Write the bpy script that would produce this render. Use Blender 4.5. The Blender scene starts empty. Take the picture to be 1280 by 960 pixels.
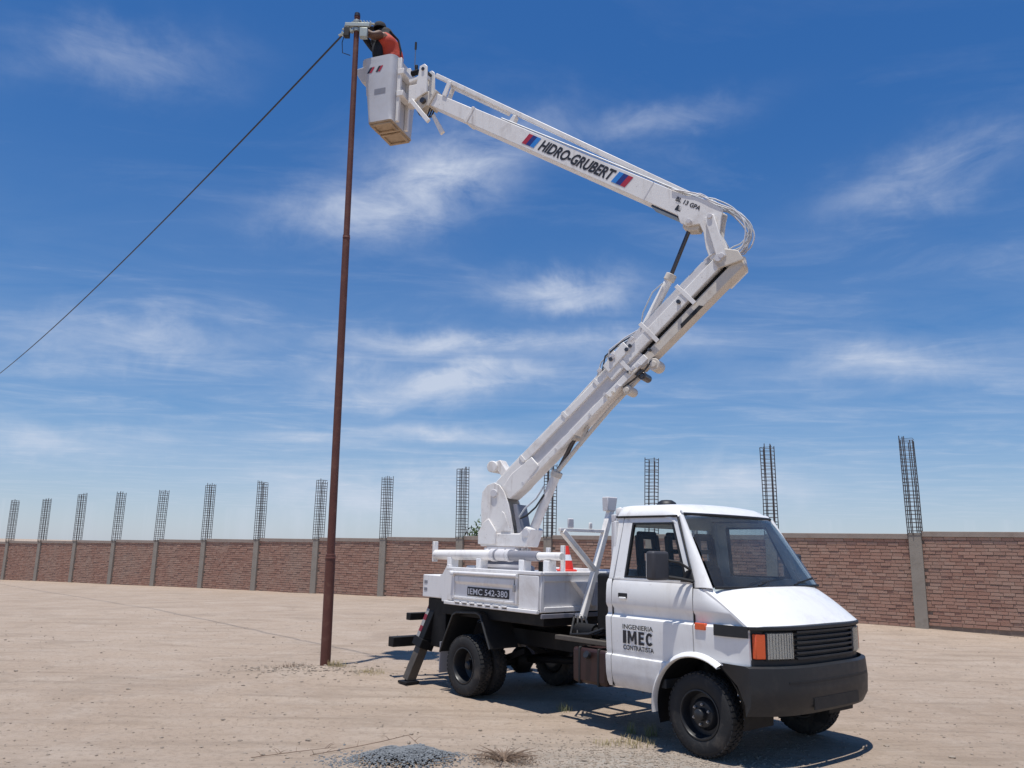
import bpy, bmesh, math, random
from mathutils import Vector, Matrix, noise
random.seed(7)
S = bpy.context.scene
COL = S.collection
R = math.radians
PI = math.pi

# ------------------------------------------------------------------ camera, sky, sun, exposure
CAM_H, F_PX, PITCH, ROLL = 1.885, 993.7, R(11.66), R(1.2)
cam = bpy.data.cameras.new('camera'); cam_o = bpy.data.objects.new('camera', cam); COL.objects.link(cam_o)
cam.sensor_width = 36; cam.sensor_fit = 'HORIZONTAL'; cam.lens = 36 * F_PX / 1280
cam.clip_start = 0.05; cam.clip_end = 3000
_r = Vector((1, 0, 0)); _u = Vector((0, -math.sin(PITCH), math.cos(PITCH))); _f = Vector((0, math.cos(PITCH), math.sin(PITCH)))
_r2 = _r * math.cos(ROLL) + _u * math.sin(ROLL); _u2 = -_r * math.sin(ROLL) + _u * math.cos(ROLL)
cam_o.matrix_world = Matrix(((_r2.x, _u2.x, -_f.x, 0), (_r2.y, _u2.y, -_f.y, 0), (_r2.z, _u2.z, -_f.z, CAM_H), (0, 0, 0, 1)))
S.camera = cam_o

SUN_V = Vector((-0.075, -0.16, 1.0)).normalized()
SUN_EL = math.asin(SUN_V.z); SUN_AZ = math.atan2(SUN_V.x, SUN_V.y)
sun = bpy.data.lights.new('sun', 'SUN'); sun.energy = 4.6; sun.angle = R(0.53); sun.color = (1.0, 0.965, 0.91)
sun_o = bpy.data.objects.new('sun', sun); COL.objects.link(sun_o)
sun_o.rotation_mode = 'QUATERNION'; sun_o.rotation_quaternion = SUN_V.to_track_quat('Z', 'Y'); sun_o.location = (0, 0, 30)

W = bpy.data.worlds.new('World'); S.world = W; W.use_nodes = True
S.view_settings.view_transform = 'Standard'; S.view_settings.look = 'None'
S.view_settings.exposure = 0.0; S.view_settings.gamma = 1.0


class NT:
    """small helper for writing node trees"""
    def __init__(s, tree):
        s.t = tree; s.n = tree.nodes; s.l = tree.links
    def new(s, typ, **kw):
        n = s.n.new(typ)
        for k, v in kw.items(): setattr(n, k, v)
        return n
    def put(s, sock, v):
        if v is None: return
        if hasattr(v, 'is_linked') or isinstance(v, bpy.types.NodeSocket): s.l.new(v, sock)
        else: sock.default_value = v
    def math(s, op, a, b=None, c=None, clamp=False):
        n = s.new('ShaderNodeMath', operation=op, use_clamp=clamp)
        s.put(n.inputs[0], a); s.put(n.inputs[1], b); s.put(n.inputs[2], c)
        return n.outputs[0]
    def mix(s, fac, a, b):
        n = s.new('ShaderNodeMix', data_type='RGBA')
        s.put(n.inputs[0], fac); s.put(n.inputs[6], a); s.put(n.inputs[7], b)
        return n.outputs[2]
    def noise(s, vec, scale, detail=4, rough=0.55, dist=0.0):
        n = s.new('ShaderNodeTexNoise'); s.put(n.inputs['Vector'], vec)
        n.inputs['Scale'].default_value = scale; n.inputs['Detail'].default_value = detail
        n.inputs['Roughness'].default_value = rough; n.inputs['Distortion'].default_value = dist
        return n.outputs[0]
    def ramp(s, fac, lo, hi, a=(0, 0, 0, 1), b=(1, 1, 1, 1)):
        n = s.new('ShaderNodeMapRange', clamp=True); s.put(n.inputs[0], fac)
        n.inputs[1].default_value = lo; n.inputs[2].default_value = hi
        return n.outputs[0]


def build_world():
    t = NT(W.node_tree); t.n.clear()
    out = t.new('ShaderNodeOutputWorld'); bg = t.new('ShaderNodeBackground')
    sky = t.new('ShaderNodeTexSky', sky_type='NISHITA', sun_disc=False)
    sky.sun_elevation = SUN_EL; sky.sun_rotation = SUN_AZ
    sky.altitude = 600; sky.air_density = 1.0; sky.dust_density = 0.35; sky.ozone_density = 2.2
    bg.inputs['Strength'].default_value = 0.10
    co = t.new('ShaderNodeTexCoord'); sep = t.new('ShaderNodeSeparateXYZ'); t.l.new(co.outputs['Generated'], sep.inputs[0])
    x, y, z = sep.outputs
    az = t.math('ARCTAN2', x, y); el = t.math('ARCSINE', z)
    # cirrus: thin high sheets, noise laid out on the cloud plane
    zz = t.math('MAXIMUM', z, 0.04)
    cx = t.math('DIVIDE', x, zz); cy = t.math('DIVIDE', y, zz)
    cv = t.new('ShaderNodeCombineXYZ'); t.l.new(cx, cv.inputs[0]); t.l.new(cy, cv.inputs[1])
    mp = t.new('ShaderNodeMapping'); t.l.new(cv.outputs[0], mp.inputs[0])
    mp.inputs['Rotation'].default_value = (0, 0, R(20)); mp.inputs['Scale'].default_value = (0.9, 1.5, 1)
    n1 = t.noise(mp.outputs[0], 1.1, 7, 0.62, 0.7)
    fine = t.noise(mp.outputs[0], 5.5, 6, 0.66, 0.8)
    veil = t.ramp(n1, 0.50, 0.78)
    veil = t.math('MULTIPLY', veil, t.ramp(fine, 0.25, 0.75))
    veil = t.math('MULTIPLY', veil, t.ramp(el, 0.75, 0.25))
    total = t.math('MULTIPLY', veil, 0.30)
    low = t.math('EXPONENT', t.math('MULTIPLY', t.math('POWER', t.math('DIVIDE', el, R(5.0)), 2), -1.0))
    total = t.math('ADD', total, t.math('MULTIPLY', low, 0.30))
    mid_ = t.math('EXPONENT', t.math('MULTIPLY', t.math('POWER', t.math('DIVIDE', t.math('SUBTRACT', el, R(11.0)), R(9.0)), 2), -1.0))
    total = t.math('ADD', total, t.math('MULTIPLY', t.math('MULTIPLY', mid_, t.ramp(n1, 0.25, 0.75)), 0.20))
    # single clouds and streaks: azimuth, elevation, half widths, tilt, strength (degrees)
    CL = [(-5.8, 26.3, 5.6, 2.7, 0.28, .74), (-13, 22.8, 6.0, 1.6, 0.12, .36), (10.5, 29.6, 6.0, 0.9, 0.13, .34), (2, 29.5, 3.0, 1.4, 0.0, .22),
          (4.0, 18.4, 5.2, 1.15, 0.06, .70), (-4.0, 14.6, 8.0, 0.7, 0.06, .66), (9.0, 14.6, 6.0, 1.0, 0.03, .34),
          (-7.5, 11.6, 7.0, 1.5, 0.10, .52), (-2.5, 12.4, 6.5, 0.8, 0.02, .42), (-5.0, 8.0, 5.2, 0.55, -0.03, .7), (-14, 7.2, 4, .5, 0, .45),
          (-10, 3.6, 9, 2.0, 0.0, .38), (5, 4.0, 14, 1.8, 0.0, .34), (16, 4.5, 6, 1.6, 0.0, .3),
          (-26, 13, 7, 1.6, 0.10, .45), (-30, 6.0, 8, 1.2, 0.02, .4), (-29, 30, 6, 1.8, 0.2, .3), (25, 12, 7, 1.3, -0.05, .4), (29, 24, 6, 1.6, 0.1, .35)]
    wob = t.math('MULTIPLY', t.math('SUBTRACT', t.noise(co.outputs['Generated'], 9, 5, 0.6, 0.3), 0.5), R(6.0))
    sv = t.new('ShaderNodeCombineXYZ'); t.l.new(t.math('MULTIPLY', az, 6.0), sv.inputs[0]); t.l.new(t.math('MULTIPLY', el, 16.0), sv.inputs[1])
    streak = t.ramp(t.noise(sv.outputs[0], 1.25, 9, 0.64, 0.5), 0.24, 0.66)
    for a0, e0, wa, we, tilt, st in CL:
        da = t.math('SUBTRACT', az, R(a0))
        de = t.math('SUBTRACT', t.math('ADD', el, t.math('MULTIPLY', wob, min(1.0, we / 1.4))), R(e0))
        de = t.math('SUBTRACT', de, t.math('MULTIPLY', da, tilt))
        q = t.math('ADD', t.math('POWER', t.math('DIVIDE', da, R(wa)), 2), t.math('POWER', t.math('DIVIDE', de, R(we)), 2))
        g = t.math('EXPONENT', t.math('MULTIPLY', q, -1.0))
        g = t.math('MULTIPLY', t.math('MULTIPLY', g, streak), st * 1.3)
        total = t.math('ADD', total, g)
    total = t.math('MINIMUM', total, 0.8)
    # the camera's deeper rendering of a clear dry sky (per channel gamma over the whole dome)
    sc = t.new('ShaderNodeSeparateColor'); t.l.new(sky.outputs[0], sc.inputs[0]); cc_ = t.new('ShaderNodeCombineColor')
    for i, (k, g_, a_) in enumerate(((14.0, 1.63, 1.35), (8.5, 1.05, 0.12), (8.97, 0.72, 0.0))):
        v = t.math('MULTIPLY', sc.outputs[i], 0.1)
        n_ = t.math('MULTIPLY', t.math('POWER', v, g_), k)
        t.l.new(t.math('DIVIDE', n_, t.math('ADD', t.math('MULTIPLY', t.math('MULTIPLY', v, v), a_), 1.0)), cc_.inputs[i])
    col = t.mix(total, cc_.outputs[0], (6.4, 7.0, 8.2, 1))
    t.l.new(col, bg.inputs['Color']); t.l.new(bg.outputs[0], out.inputs[0])
build_world()

# ------------------------------------------------------------------ materials
MATS = {}
def mat(name, col, rough=0.5, metal=0.0, var=0.06, scale=6.0, bump=0.0, bscale=60, dirt=None, dirt_amt=0.0, dscale=2.5, coat=0.0, spec=0.5, dlo=0.52, dhi=0.72, streak=0.0, chips=0.0, splash=0.0):
    m = bpy.data.materials.new(name); m.use_nodes = True; t = NT(m.node_tree); t.n.clear()
    out = t.new('ShaderNodeOutputMaterial'); p = t.new('ShaderNodeBsdfPrincipled')
    t.l.new(p.outputs[0], out.inputs[0])
    co = t.new('ShaderNodeTexCoord').outputs['Object']
    n = t.noise(co, scale, 5, 0.6)
    c0 = tuple(max(0, c * (1 - var)) for c in col) + (1,); c1 = tuple(min(1, c * (1 + var)) for c in col) + (1,)
    c = t.mix(n, c0, c1)
    if dirt:
        d = t.math('MULTIPLY', t.ramp(t.noise(co, dscale, 8, 0.68, 0.4), dlo, dhi), dirt_amt)
        c = t.mix(d, c, tuple(dirt) + (1,))
    if streak:
        mp = t.new('ShaderNodeMapping'); t.l.new(co, mp.inputs[0]); mp.inputs['Scale'].default_value = (9, 9, 0.9)
        d = t.math('MULTIPLY', t.math('MULTIPLY', t.ramp(t.noise(mp.outputs[0], 1.0, 6, 0.65), 0.54, 0.74), t.ramp(t.noise(co, 1.3, 3), 0.42, 0.62)), streak)
        c = t.mix(d, c, (0.26, 0.19, 0.14, 1))
    if chips:
        d = t.math('MULTIPLY', t.ramp(t.noise(co, 26, 4, 0.6), 0.665, 0.69), t.math('MULTIPLY', t.ramp(t.noise(co, 2.1, 3), 0.45, 0.62), chips))
        c = t.mix(d, c, (0.11, 0.06, 0.04, 1))
    if splash:
        sz = t.new('ShaderNodeSeparateXYZ'); t.l.new(co, sz.inputs[0])
        lim = t.math('ADD', sz.outputs[2], t.math('MULTIPLY', t.math('SUBTRACT', t.noise(co, 5, 7, 0.7), 0.5), 0.9))
        c = t.mix(t.math('MULTIPLY', t.ramp(lim, 0.85, 0.42), splash), c, (0.36, 0.295, 0.235, 1))
    t.l.new(c, p.inputs['Base Color'])
    rr = t.math('ADD', t.math('MULTIPLY', t.math('SUBTRACT', t.noise(co, scale * 2.3, 4), 0.5), 0.25), rough, clamp=True)
    t.l.new(rr, p.inputs['Roughness'])
    p.inputs['Metallic'].default_value = metal; p.inputs['Specular IOR Level'].default_value = spec
    p.inputs['Coat Weight'].default_value = coat; p.inputs['Coat Roughness'].default_value = 0.12
    if bump:
        b = t.new('ShaderNodeBump'); b.inputs['Strength'].default_value = bump; b.inputs['Distance'].default_value = 0.01
        t.l.new(t.noise(co, bscale, 5, 0.6), b.inputs['Height']); t.l.new(b.outputs[0], p.inputs['Normal'])
    MATS[name] = m
    return m

DUST = (0.40, 0.33, 0.26)
mat('cab_white', (0.82, 0.81, 0.79), 0.34, var=0.03, dirt=DUST, dirt_amt=0.30, dscale=2.4, coat=0.2, bump=0.03, bscale=5, streak=0.30, chips=0.25, splash=0.38)
mat('boom_white', (0.81, 0.78, 0.74), 0.42, var=0.03, dirt=(0.40, 0.32, 0.26), dirt_amt=0.42, dscale=3.2, bump=0.05, bscale=14, streak=0.55, chips=0.6)
mat('boom_grey', (0.62, 0.60, 0.60), 0.5, var=0.05, dirt=(0.38, 0.32, 0.28), dirt_amt=0.35, dscale=3)  # greyer boom tone for core, fittings, pins and plates
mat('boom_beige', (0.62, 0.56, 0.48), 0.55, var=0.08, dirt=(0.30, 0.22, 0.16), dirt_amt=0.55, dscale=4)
mat('bed_white', (0.81, 0.79, 0.77), 0.38, var=0.03, dirt=DUST, dirt_amt=0.40, dscale=2.0, bump=0.06, bscale=9, streak=0.5, chips=0.5)
mat('bucket_white', (0.53, 0.53, 0.55), 0.5, var=0.04, dirt=(0.40, 0.36, 0.33), dirt_amt=0.35, dscale=1.8, bump=0.03, bscale=12)
mat('bucket_floor', (0.42, 0.32, 0.22), 0.8, var=0.25, scale=9, dirt=(0.16, 0.10, 0.06), dirt_amt=0.8, dscale=6)
mat('chassis_black', (0.007, 0.007, 0.008), 0.6, var=0.3, dirt=(0.045, 0.038, 0.03), dirt_amt=0.35, dscale=3, spec=0.3)
mat('plastic_black', (0.016, 0.017, 0.019), 0.5, var=0.2, dirt=(0.06, 0.055, 0.047), dirt_amt=0.4, dscale=2.5, bump=0.1, bscale=200)
mat('mirror_grey', (0.045, 0.045, 0.052), 0.55, var=0.08, bump=0.15, bscale=260)
mat('rubber', (0.026, 0.026, 0.027), 0.75, var=0.2, dirt=(0.15, 0.125, 0.10), dirt_amt=0.55, dscale=5, bump=0.3, bscale=120, spec=0.3)
mat('seal_black', (0.01, 0.01, 0.011), 0.6)
mat('rim_black', (0.016, 0.017, 0.02), 0.42, var=0.2, dirt=(0.10, 0.09, 0.08), dirt_amt=0.3)
mat('steel_bare', (0.42, 0.42, 0.43), 0.35, 0.9, var=0.15)
mat('rod_dark', (0.10, 0.09, 0.09), 0.3, 0.7, var=0.2)
mat('tank_maroon', (0.03, 0.010, 0.009), 0.5, var=0.2, dirt=(0.05, 0.035, 0.03), dirt_amt=0.4)
mat('grey_paint', (0.23, 0.23, 0.26), 0.45, var=0.08, dirt=DUST, dirt_amt=0.25)
mat('upholstery', (0.012, 0.012, 0.014), 0.85, var=0.15, bump=0.2, bscale=300)
mat('dash_grey', (0.04, 0.042, 0.045), 0.7)
mat('amber_lens', (0.75, 0.10, 0.02), 0.25, var=0.05, coat=0.5)
mat('red_lens', (0.45, 0.02, 0.02), 0.3, var=0.05, coat=0.5)
mat('lamp_glass', (0.72, 0.74, 0.76), 0.12, 0.3, var=0.04, coat=1.0)
mat('lamp_metal', (0.55, 0.56, 0.57), 0.22, 0.75, var=0.1)
mat('decal_black', (0.018, 0.018, 0.024), 0.5, var=0.15)
mat('decal_white', (0.75, 0.75, 0.76), 0.5)
mat('decal_red', (0.42, 0.025, 0.05), 0.45)
mat('tape_red', (0.20, 0.02, 0.03), 0.5, dirt=(.05, .04, .035), dirt_amt=.6, dscale=8)
mat('tape_white', (0.30, 0.29, 0.28), 0.5, dirt=(.06, .05, .045), dirt_amt=.7, dscale=8)
mat('decal_navy', (0.02, 0.035, 0.20), 0.45)
mat('decal_blue', (0.03, 0.22, 0.62), 0.45)
mat('hose_grey', (0.50, 0.52, 0.54), 0.5)
mat('hose_black', (0.02, 0.02, 0.022), 0.5)
mat('pole_rust', (0.125, 0.042, 0.028), 0.62, var=0.22, scale=5, dirt=(0.22, 0.11, 0.07), dirt_amt=0.6, dscale=5, bump=0.2, bscale=40)
mat('galvanised', (0.40, 0.43, 0.40), 0.5, 0.5, var=0.15)
mat('porcelain', (0.50, 0.53, 0.48), 0.25, var=0.1)
def brick_material():
    m = bpy.data.materials.new('brick'); m.use_nodes = True; t = NT(m.node_tree); t.n.clear()
    out = t.new('ShaderNodeOutputMaterial'); p = t.new('ShaderNodeBsdfPrincipled'); t.l.new(p.outputs[0], out.inputs[0])
    g = t.new('ShaderNodeNewGeometry'); co = t.new('ShaderNodeTexCoord').outputs['Object']
    rp = t.new('ShaderNodeValToRGB'); t.l.new(g.outputs['Random Per Island'], rp.inputs[0]); cr = rp.color_ramp
    cr.elements[0].color = (0.335, 0.190, 0.142, 1); cr.elements[1].color = (0.435, 0.275, 0.208, 1)
    for q_, c_ in ((0.3, (0.375, 0.215, 0.16, 1)), (0.65, (0.40, 0.235, 0.176, 1)), (0.85, (0.415, 0.255, 0.192, 1))): e = cr.elements.new(q_); e.color = c_
    big = t.noise(co, 0.55, 5, 0.6)
    c = t.mix(t.math('MULTIPLY', t.ramp(big, 0.45, 0.7), 0.45), rp.outputs[0], (0.40, 0.32, 0.255, 1))
    c = t.mix(t.math('MULTIPLY', t.ramp(t.noise(co, 7, 6, 0.7), 0.55, 0.75), 0.5), c, (0.42, 0.35, 0.285, 1))
    t.l.new(c, p.inputs['Base Color']); p.inputs['Roughness'].default_value = 0.93; p.inputs['Specular IOR Level'].default_value = 0.2
    b = t.new('ShaderNodeBump'); b.inputs['Strength'].default_value = 0.5; b.inputs['Distance'].default_value = 0.01
    t.l.new(t.noise(co, 35, 5, 0.6), b.inputs['Height']); t.l.new(b.outputs[0], p.inputs['Normal']); MATS['brick'] = m
brick_material()
mat('mortar', (0.24, 0.185, 0.145), 0.95, var=0.25, bump=0.6, bscale=25)
mat('concrete', (0.30, 0.265, 0.22), 0.9, var=0.18, scale=2, dirt=(0.16, 0.13, 0.10), dirt_amt=0.5, bump=0.3, bscale=30)
mat('concrete_cap', (0.33, 0.27, 0.225), 0.9, var=0.2, scale=2, dirt=(0.20, 0.13, 0.10), dirt_amt=0.5, bump=0.3, bscale=30)
mat('rebar', (0.10, 0.085, 0.08), 0.65, 0.4, var=0.3)
mat('cone_red', (0.72, 0.035, 0.02), 0.5, var=0.1)
mat('cone_white', (0.70, 0.72, 0.75), 0.4)
mat('jacket_red', (0.50, 0.055, 0.025), 0.75, var=0.35, scale=7, bump=0.8, bscale=14)
mat('cloth_black', (0.012, 0.013, 0.018), 0.85, var=0.3, bump=0.4, bscale=25)
mat('leather_brown', (0.12, 0.058, 0.036), 0.65, var=0.2, bump=0.2, bscale=30)
mat('skin', (0.34, 0.185, 0.125), 0.55, var=0.08)
mat('trousers', (0.02, 0.025, 0.045), 0.85, var=0.2)
mat('reflective', (0.62, 0.62, 0.60), 0.35)
mat('leaf_green', (0.06, 0.095, 0.03), 0.7, var=0.4, scale=3)
mat('bark', (0.12, 0.085, 0.06), 0.9, var=0.3)
mat('gravel_grey', (0.175, 0.185, 0.192), 0.9, var=0.5, scale=30, spec=0.2)
mat('scrub_brown', (0.21, 0.145, 0.10), 0.9, var=0.35, scale=12)
mat('straw', (0.40, 0.33, 0.16), 0.85, var=0.35, scale=8)
mat('straw_green', (0.22, 0.22, 0.09), 0.85, var=0.35, scale=8)
mat('pebble', (0.30, 0.25, 0.20), 0.95, var=0.4, scale=3, spec=0.1)
mat('leg_steel', (0.10, 0.085, 0.07), 0.6, 0.2, var=0.25, dirt=(0.05, 0.04, 0.035), dirt_amt=0.6, dscale=5)

def glass(name, tint, refl=1.0, dust=0.0):
    m = bpy.data.materials.new(name); m.use_nodes = True; t = NT(m.node_tree); t.n.clear()
    out = t.new('ShaderNodeOutputMaterial'); mx = t.new('ShaderNodeMixShader')
    tr = t.new('ShaderNodeBsdfTransparent'); tr.inputs[0].default_value = tuple(tint) + (1,)
    gl = t.new('ShaderNodeBsdfGlossy'); gl.inputs['Roughness'].default_value = 0.03
    lw = t.new('ShaderNodeLayerWeight'); lw.inputs[0].default_value = 0.5
    fc = t.math('ADD', t.math('MULTIPLY', t.math('POWER', lw.outputs['Facing'], 5.0), 0.9), 0.04)
    t.l.new(t.math('MULTIPLY', fc, refl, clamp=True), mx.inputs[0])
    t.l.new(tr.outputs[0], mx.inputs[1]); t.l.new(gl.outputs[0], mx.inputs[2])
    df = t.new('ShaderNodeBsdfDiffuse'); df.inputs[0].default_value = (0.50, 0.46, 0.41, 1); m2 = t.new('ShaderNodeMixShader')
    co = t.new('ShaderNodeTexCoord').outputs['Object']
    t.l.new(t.math('MULTIPLY', t.ramp(t.noise(co, 3.5, 7, 0.65), 0.15, 0.85), dust), m2.inputs[0]); t.l.new(mx.outputs[0], m2.inputs[1]); t.l.new(df.outputs[0], m2.inputs[2])
    t.l.new(m2.outputs[0], out.inputs[0])
    MATS[name] = m
glass('side_glass', (0.93, 0.95, 0.95), 0.5, 0.015); glass('windscreen_glass', (0.70, 0.76, 0.78), 1.1, 0.075)

def ground_material():
    m = bpy.data.materials.new('dry_sand'); m.use_nodes = True; t = NT(m.node_tree); t.n.clear()
    out = t.new('ShaderNodeOutputMaterial'); p = t.new('ShaderNodeBsdfPrincipled'); t.l.new(p.outputs[0], out.inputs[0])
    co = t.new('ShaderNodeTexCoord').outputs['Object']
    big = t.noise(co, 0.16, 6, 0.6, 0.3); mid = t.noise(co, 1.1, 8, 0.66, 0.4); fine = t.noise(co, 14, 8, 0.7); grit = t.noise(co, 90, 4, 0.7)
    mp = t.new('ShaderNodeMapping'); t.l.new(co, mp.inputs[0]); mp.inputs['Rotation'].default_value = (0, 0, R(-38)); mp.inputs['Scale'].default_value = (0.35, 3.0, 1)
    track = t.noise(mp.outputs[0], 1.3, 5, 0.6, 0.6)
    c = t.mix(t.ramp(big, 0.3, 0.7), (0.385, 0.296, 0.225, 1), (0.455, 0.360, 0.280, 1))
    c = t.mix(t.math('MULTIPLY', t.ramp(mid, 0.45, 0.72), 0.7), c, (0.49, 0.405, 0.33, 1))  # soil tones; their contrast also paints in relief shading the high sun lacks
    c = t.mix(t.math('MULTIPLY', t.ramp(track, 0.50, 0.66), 0.6), c, (0.30, 0.232, 0.175, 1))
    c = t.mix(t.math('MULTIPLY', t.ramp(fine, 0.50, 0.70), 0.55), c, (0.26, 0.202, 0.152, 1))
    c = t.mix(t.math('MULTIPLY', t.ramp(grit, 0.58, 0.72), 0.5), c, (0.19, 0.155, 0.12, 1))
    pt = t.noise(co, 0.55, 7, 0.68, 0.8)
    c = t.mix(t.math('MULTIPLY', t.ramp(pt, 0.52, 0.66), 0.45), c, (0.285, 0.225, 0.175, 1))
    cl_ = t.noise(co, 4.2, 6, 0.7, 0.5)
    c = t.mix(t.math('MULTIPLY', t.ramp(cl_, 0.58, 0.70), 0.45), c, (0.22, 0.175, 0.135, 1))
    # patch of greyer gravelly soil in front of the truck, with an uneven outline
    sep = t.new('ShaderNodeSeparateXYZ'); t.l.new(co, sep.inputs[0])
    q = t.math('ADD', t.math('POWER', t.math('DIVIDE', t.math('SUBTRACT', sep.outputs[0], 1.25), 1.3), 2),
               t.math('POWER', t.math('DIVIDE', t.math('SUBTRACT', sep.outputs[1], 7.7), 0.75), 2))
    g = t.math('MULTIPLY', t.math('EXPONENT', t.math('MULTIPLY', q, -1.0)), t.ramp(fine, 0.3, 0.6))
    c = t.mix(t.math('MULTIPLY', g, 0.75), c, (0.36, 0.345, 0.31, 1))
    t.l.new(c, p.inputs['Base Color']); p.inputs['Roughness'].default_value = 0.95; p.inputs['Specular IOR Level'].default_value = 0.15
    b = t.new('ShaderNodeBump'); b.inputs['Strength'].default_value = 0.9; b.inputs['Distance'].default_value = 0.045
    h = t.math('ADD', t.math('MULTIPLY', fine, 0.8), t.math('ADD', t.math('MULTIPLY', mid, 1.3), t.math('ADD', t.math('MULTIPLY', grit, 0.25), t.math('MULTIPLY', track, 1.2))))
    t.l.new(h, b.inputs['Height']); t.l.new(b.outputs[0], p.inputs['Normal'])
    MATS['dry_sand'] = m
ground_material()

# ------------------------------------------------------------------ mesh helpers
class MB:
    def __init__(s): s.v = []; s.f = []
    def add(s, vs, fs):
        o = len(s.v); s.v += [tuple(p) for p in vs]; s.f += [tuple(o + i for i in f) for f in fs]; return s
    def hexa(s, a, b):
        """two rings of equal length, joined and capped"""
        n = len(a); fs = [tuple(range(n - 1, -1, -1)), tuple(range(n, 2 * n))]
        for i in range(n): j = (i + 1) % n; fs.append((i, j, n + j, n + i))
        return s.add(list(a) + list(b), fs)
    def box(s, x0, x1, y0, y1, z0, z1):
        return s.hexa([(x0, y0, z0), (x1, y0, z0), (x1, y1, z0), (x0, y1, z0)], [(x0, y0, z1), (x1, y0, z1), (x1, y1, z1), (x0, y1, z1)])
    def beam(s, p, q, w, h, up=(0, 0, 1), w2=None, h2=None):
        p = Vector(p); q = Vector(q); d = (q - p).normalized(); up = Vector(up)
        if abs(d.dot(up)) > 0.98: up = Vector((1, 0, 0))
        sd = d.cross(up).normalized(); u = sd.cross(d).normalized(); w2 = w2 or w; h2 = h2 or h
        ring = lambda c, w, h: [c + sd * w / 2 * a + u * h / 2 * b for a, b in ((-1, -1), (1, -1), (1, 1), (-1, 1))]
        return s.hexa(ring(p, w, h), ring(q, w2, h2))
    def cyl(s, p, q, r, n=16, r2=None):
        p = Vector(p); q = Vector(q); d = (q - p).normalized(); r2 = r if r2 is None else r2
        a = d.orthogonal().normalized(); b = d.cross(a)
        ring = lambda c, r: [c + a * math.cos(2 * PI * i / n) * r + b * math.sin(2 * PI * i / n) * r for i in range(n)]
        return s.hexa(ring(p, r), ring(q, r2))
    def tube(s, path, r, n=8, closed=False):
        path = [Vector(p) for p in path]; m = len(path); o = len(s.v); nrm = None
        rr = r if isinstance(r, (list, tuple)) else [r] * m
        for i, p in enumerate(path):
            d = (path[min(i + 1, m - 1)] - path[max(i - 1, 0)]).normalized()
            if nrm is None: nrm = d.orthogonal().normalized()
            nrm = (nrm - d * nrm.dot(d)).normalized(); b = d.cross(nrm)
            for k in range(n):
                a = 2 * PI * k / n; s.v.append(tuple(p + (nrm * math.cos(a) + b * math.sin(a)) * rr[i]))
        for i in range(m - 1):
            for k in range(n):
                k2 = (k + 1) % n; s.f.append((o + i * n + k, o + i * n + k2, o + (i + 1) * n + k2, o + (i + 1) * n + k))
        s.f.append(tuple(o + k for k in range(n))); s.f.append(tuple(o + (m - 1) * n + k for k in range(n)))
        return s
    def prism(s, poly, fn, a, b):
        return s.hexa([fn(u, v, a) for u, v in poly], [fn(u, v, b) for u, v in poly])
    def lathe(s, prof, c, axis='y', n=32, closed=False):
        o = len(s.v); m = len(prof)
        for i in range(n):
            a = 2 * PI * i / n; ca, sa = math.cos(a), math.sin(a)
            for r, h in prof:
                p = (c[0] + r * ca, c[1] + h, c[2] + r * sa) if axis == 'y' else (c[0] + r * ca, c[1] + r * sa, c[2] + h)
                s.v.append(p)
        for i in range(n):
            j = (i + 1) % n
            for k in range(m if closed else m - 1):
                k2 = (k + 1) % m
                s.f.append((o + i * m + k, o + j * m + k, o + j * m + k2, o + i * m + k2))
        return s
    def sheet(s, rows, th=None):
        """grid of points; th = vector thickness (closed shell)"""
        m = len(rows); n = len(rows[0]); o = len(s.v)
        for r in rows: s.v += [tuple(p) for p in r]
        q = lambda i, j: o + i * n + j
        for i in range(m - 1):
            for j in range(n - 1): s.f.append((q(i, j), q(i, j + 1), q(i + 1, j + 1), q(i + 1, j)))
        if th is not None:
            th = Vector(th); o2 = len(s.v)
            for r in rows: s.v += [tuple(Vector(p) + th) for p in r]
            q2 = lambda i, j: o2 + i * n + j
            for i in range(m - 1):
                for j in range(n - 1): s.f.append((q2(i, j), q2(i + 1, j), q2(i + 1, j + 1), q2(i, j + 1)))
            for i in range(m - 1):
                s.f.append((q(i, 0), q(i + 1, 0), q2(i + 1, 0), q2(i, 0))); s.f.append((q(i, n - 1), q2(i, n - 1), q2(i + 1, n - 1), q(i + 1, n - 1)))
            for j in range(n - 1):
                s.f.append((q(0, j), q2(0, j), q2(0, j + 1), q(0, j + 1))); s.f.append((q(m - 1, j), q(m - 1, j + 1), q2(m - 1, j + 1), q2(m - 1, j)))
        return s
    def mesh(s, name, m, recalc=True, sharp=35):
        me = bpy.data.meshes.new(name); me.from_pydata(s.v, [], s.f)
        if recalc:
            bm = bmesh.new(); bm.from_mesh(me); bmesh.ops.recalc_face_normals(bm, faces=bm.faces); bm.to_mesh(me); bm.free()
        me.materials.append(MATS[m])
        if sharp is not None:
            me.shade_smooth(); me.set_sharp_from_angle(angle=R(sharp))
        me.update()
        return me
    def build(s, name, m, parent=None, bevel=0.0, sharp=35, seg=2):
        o = bpy.data.objects.new(name, s.mesh(name, m, sharp=sharp)); COL.objects.link(o)
        if parent: o.parent = parent
        if bevel:
            b = o.modifiers.new('edge', 'BEVEL'); b.width = bevel; b.segments = seg; b.limit_method = 'ANGLE'; b.angle_limit = R(35)
            b.use_clamp_overlap = True; b.harden_normals = False
        return o

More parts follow.
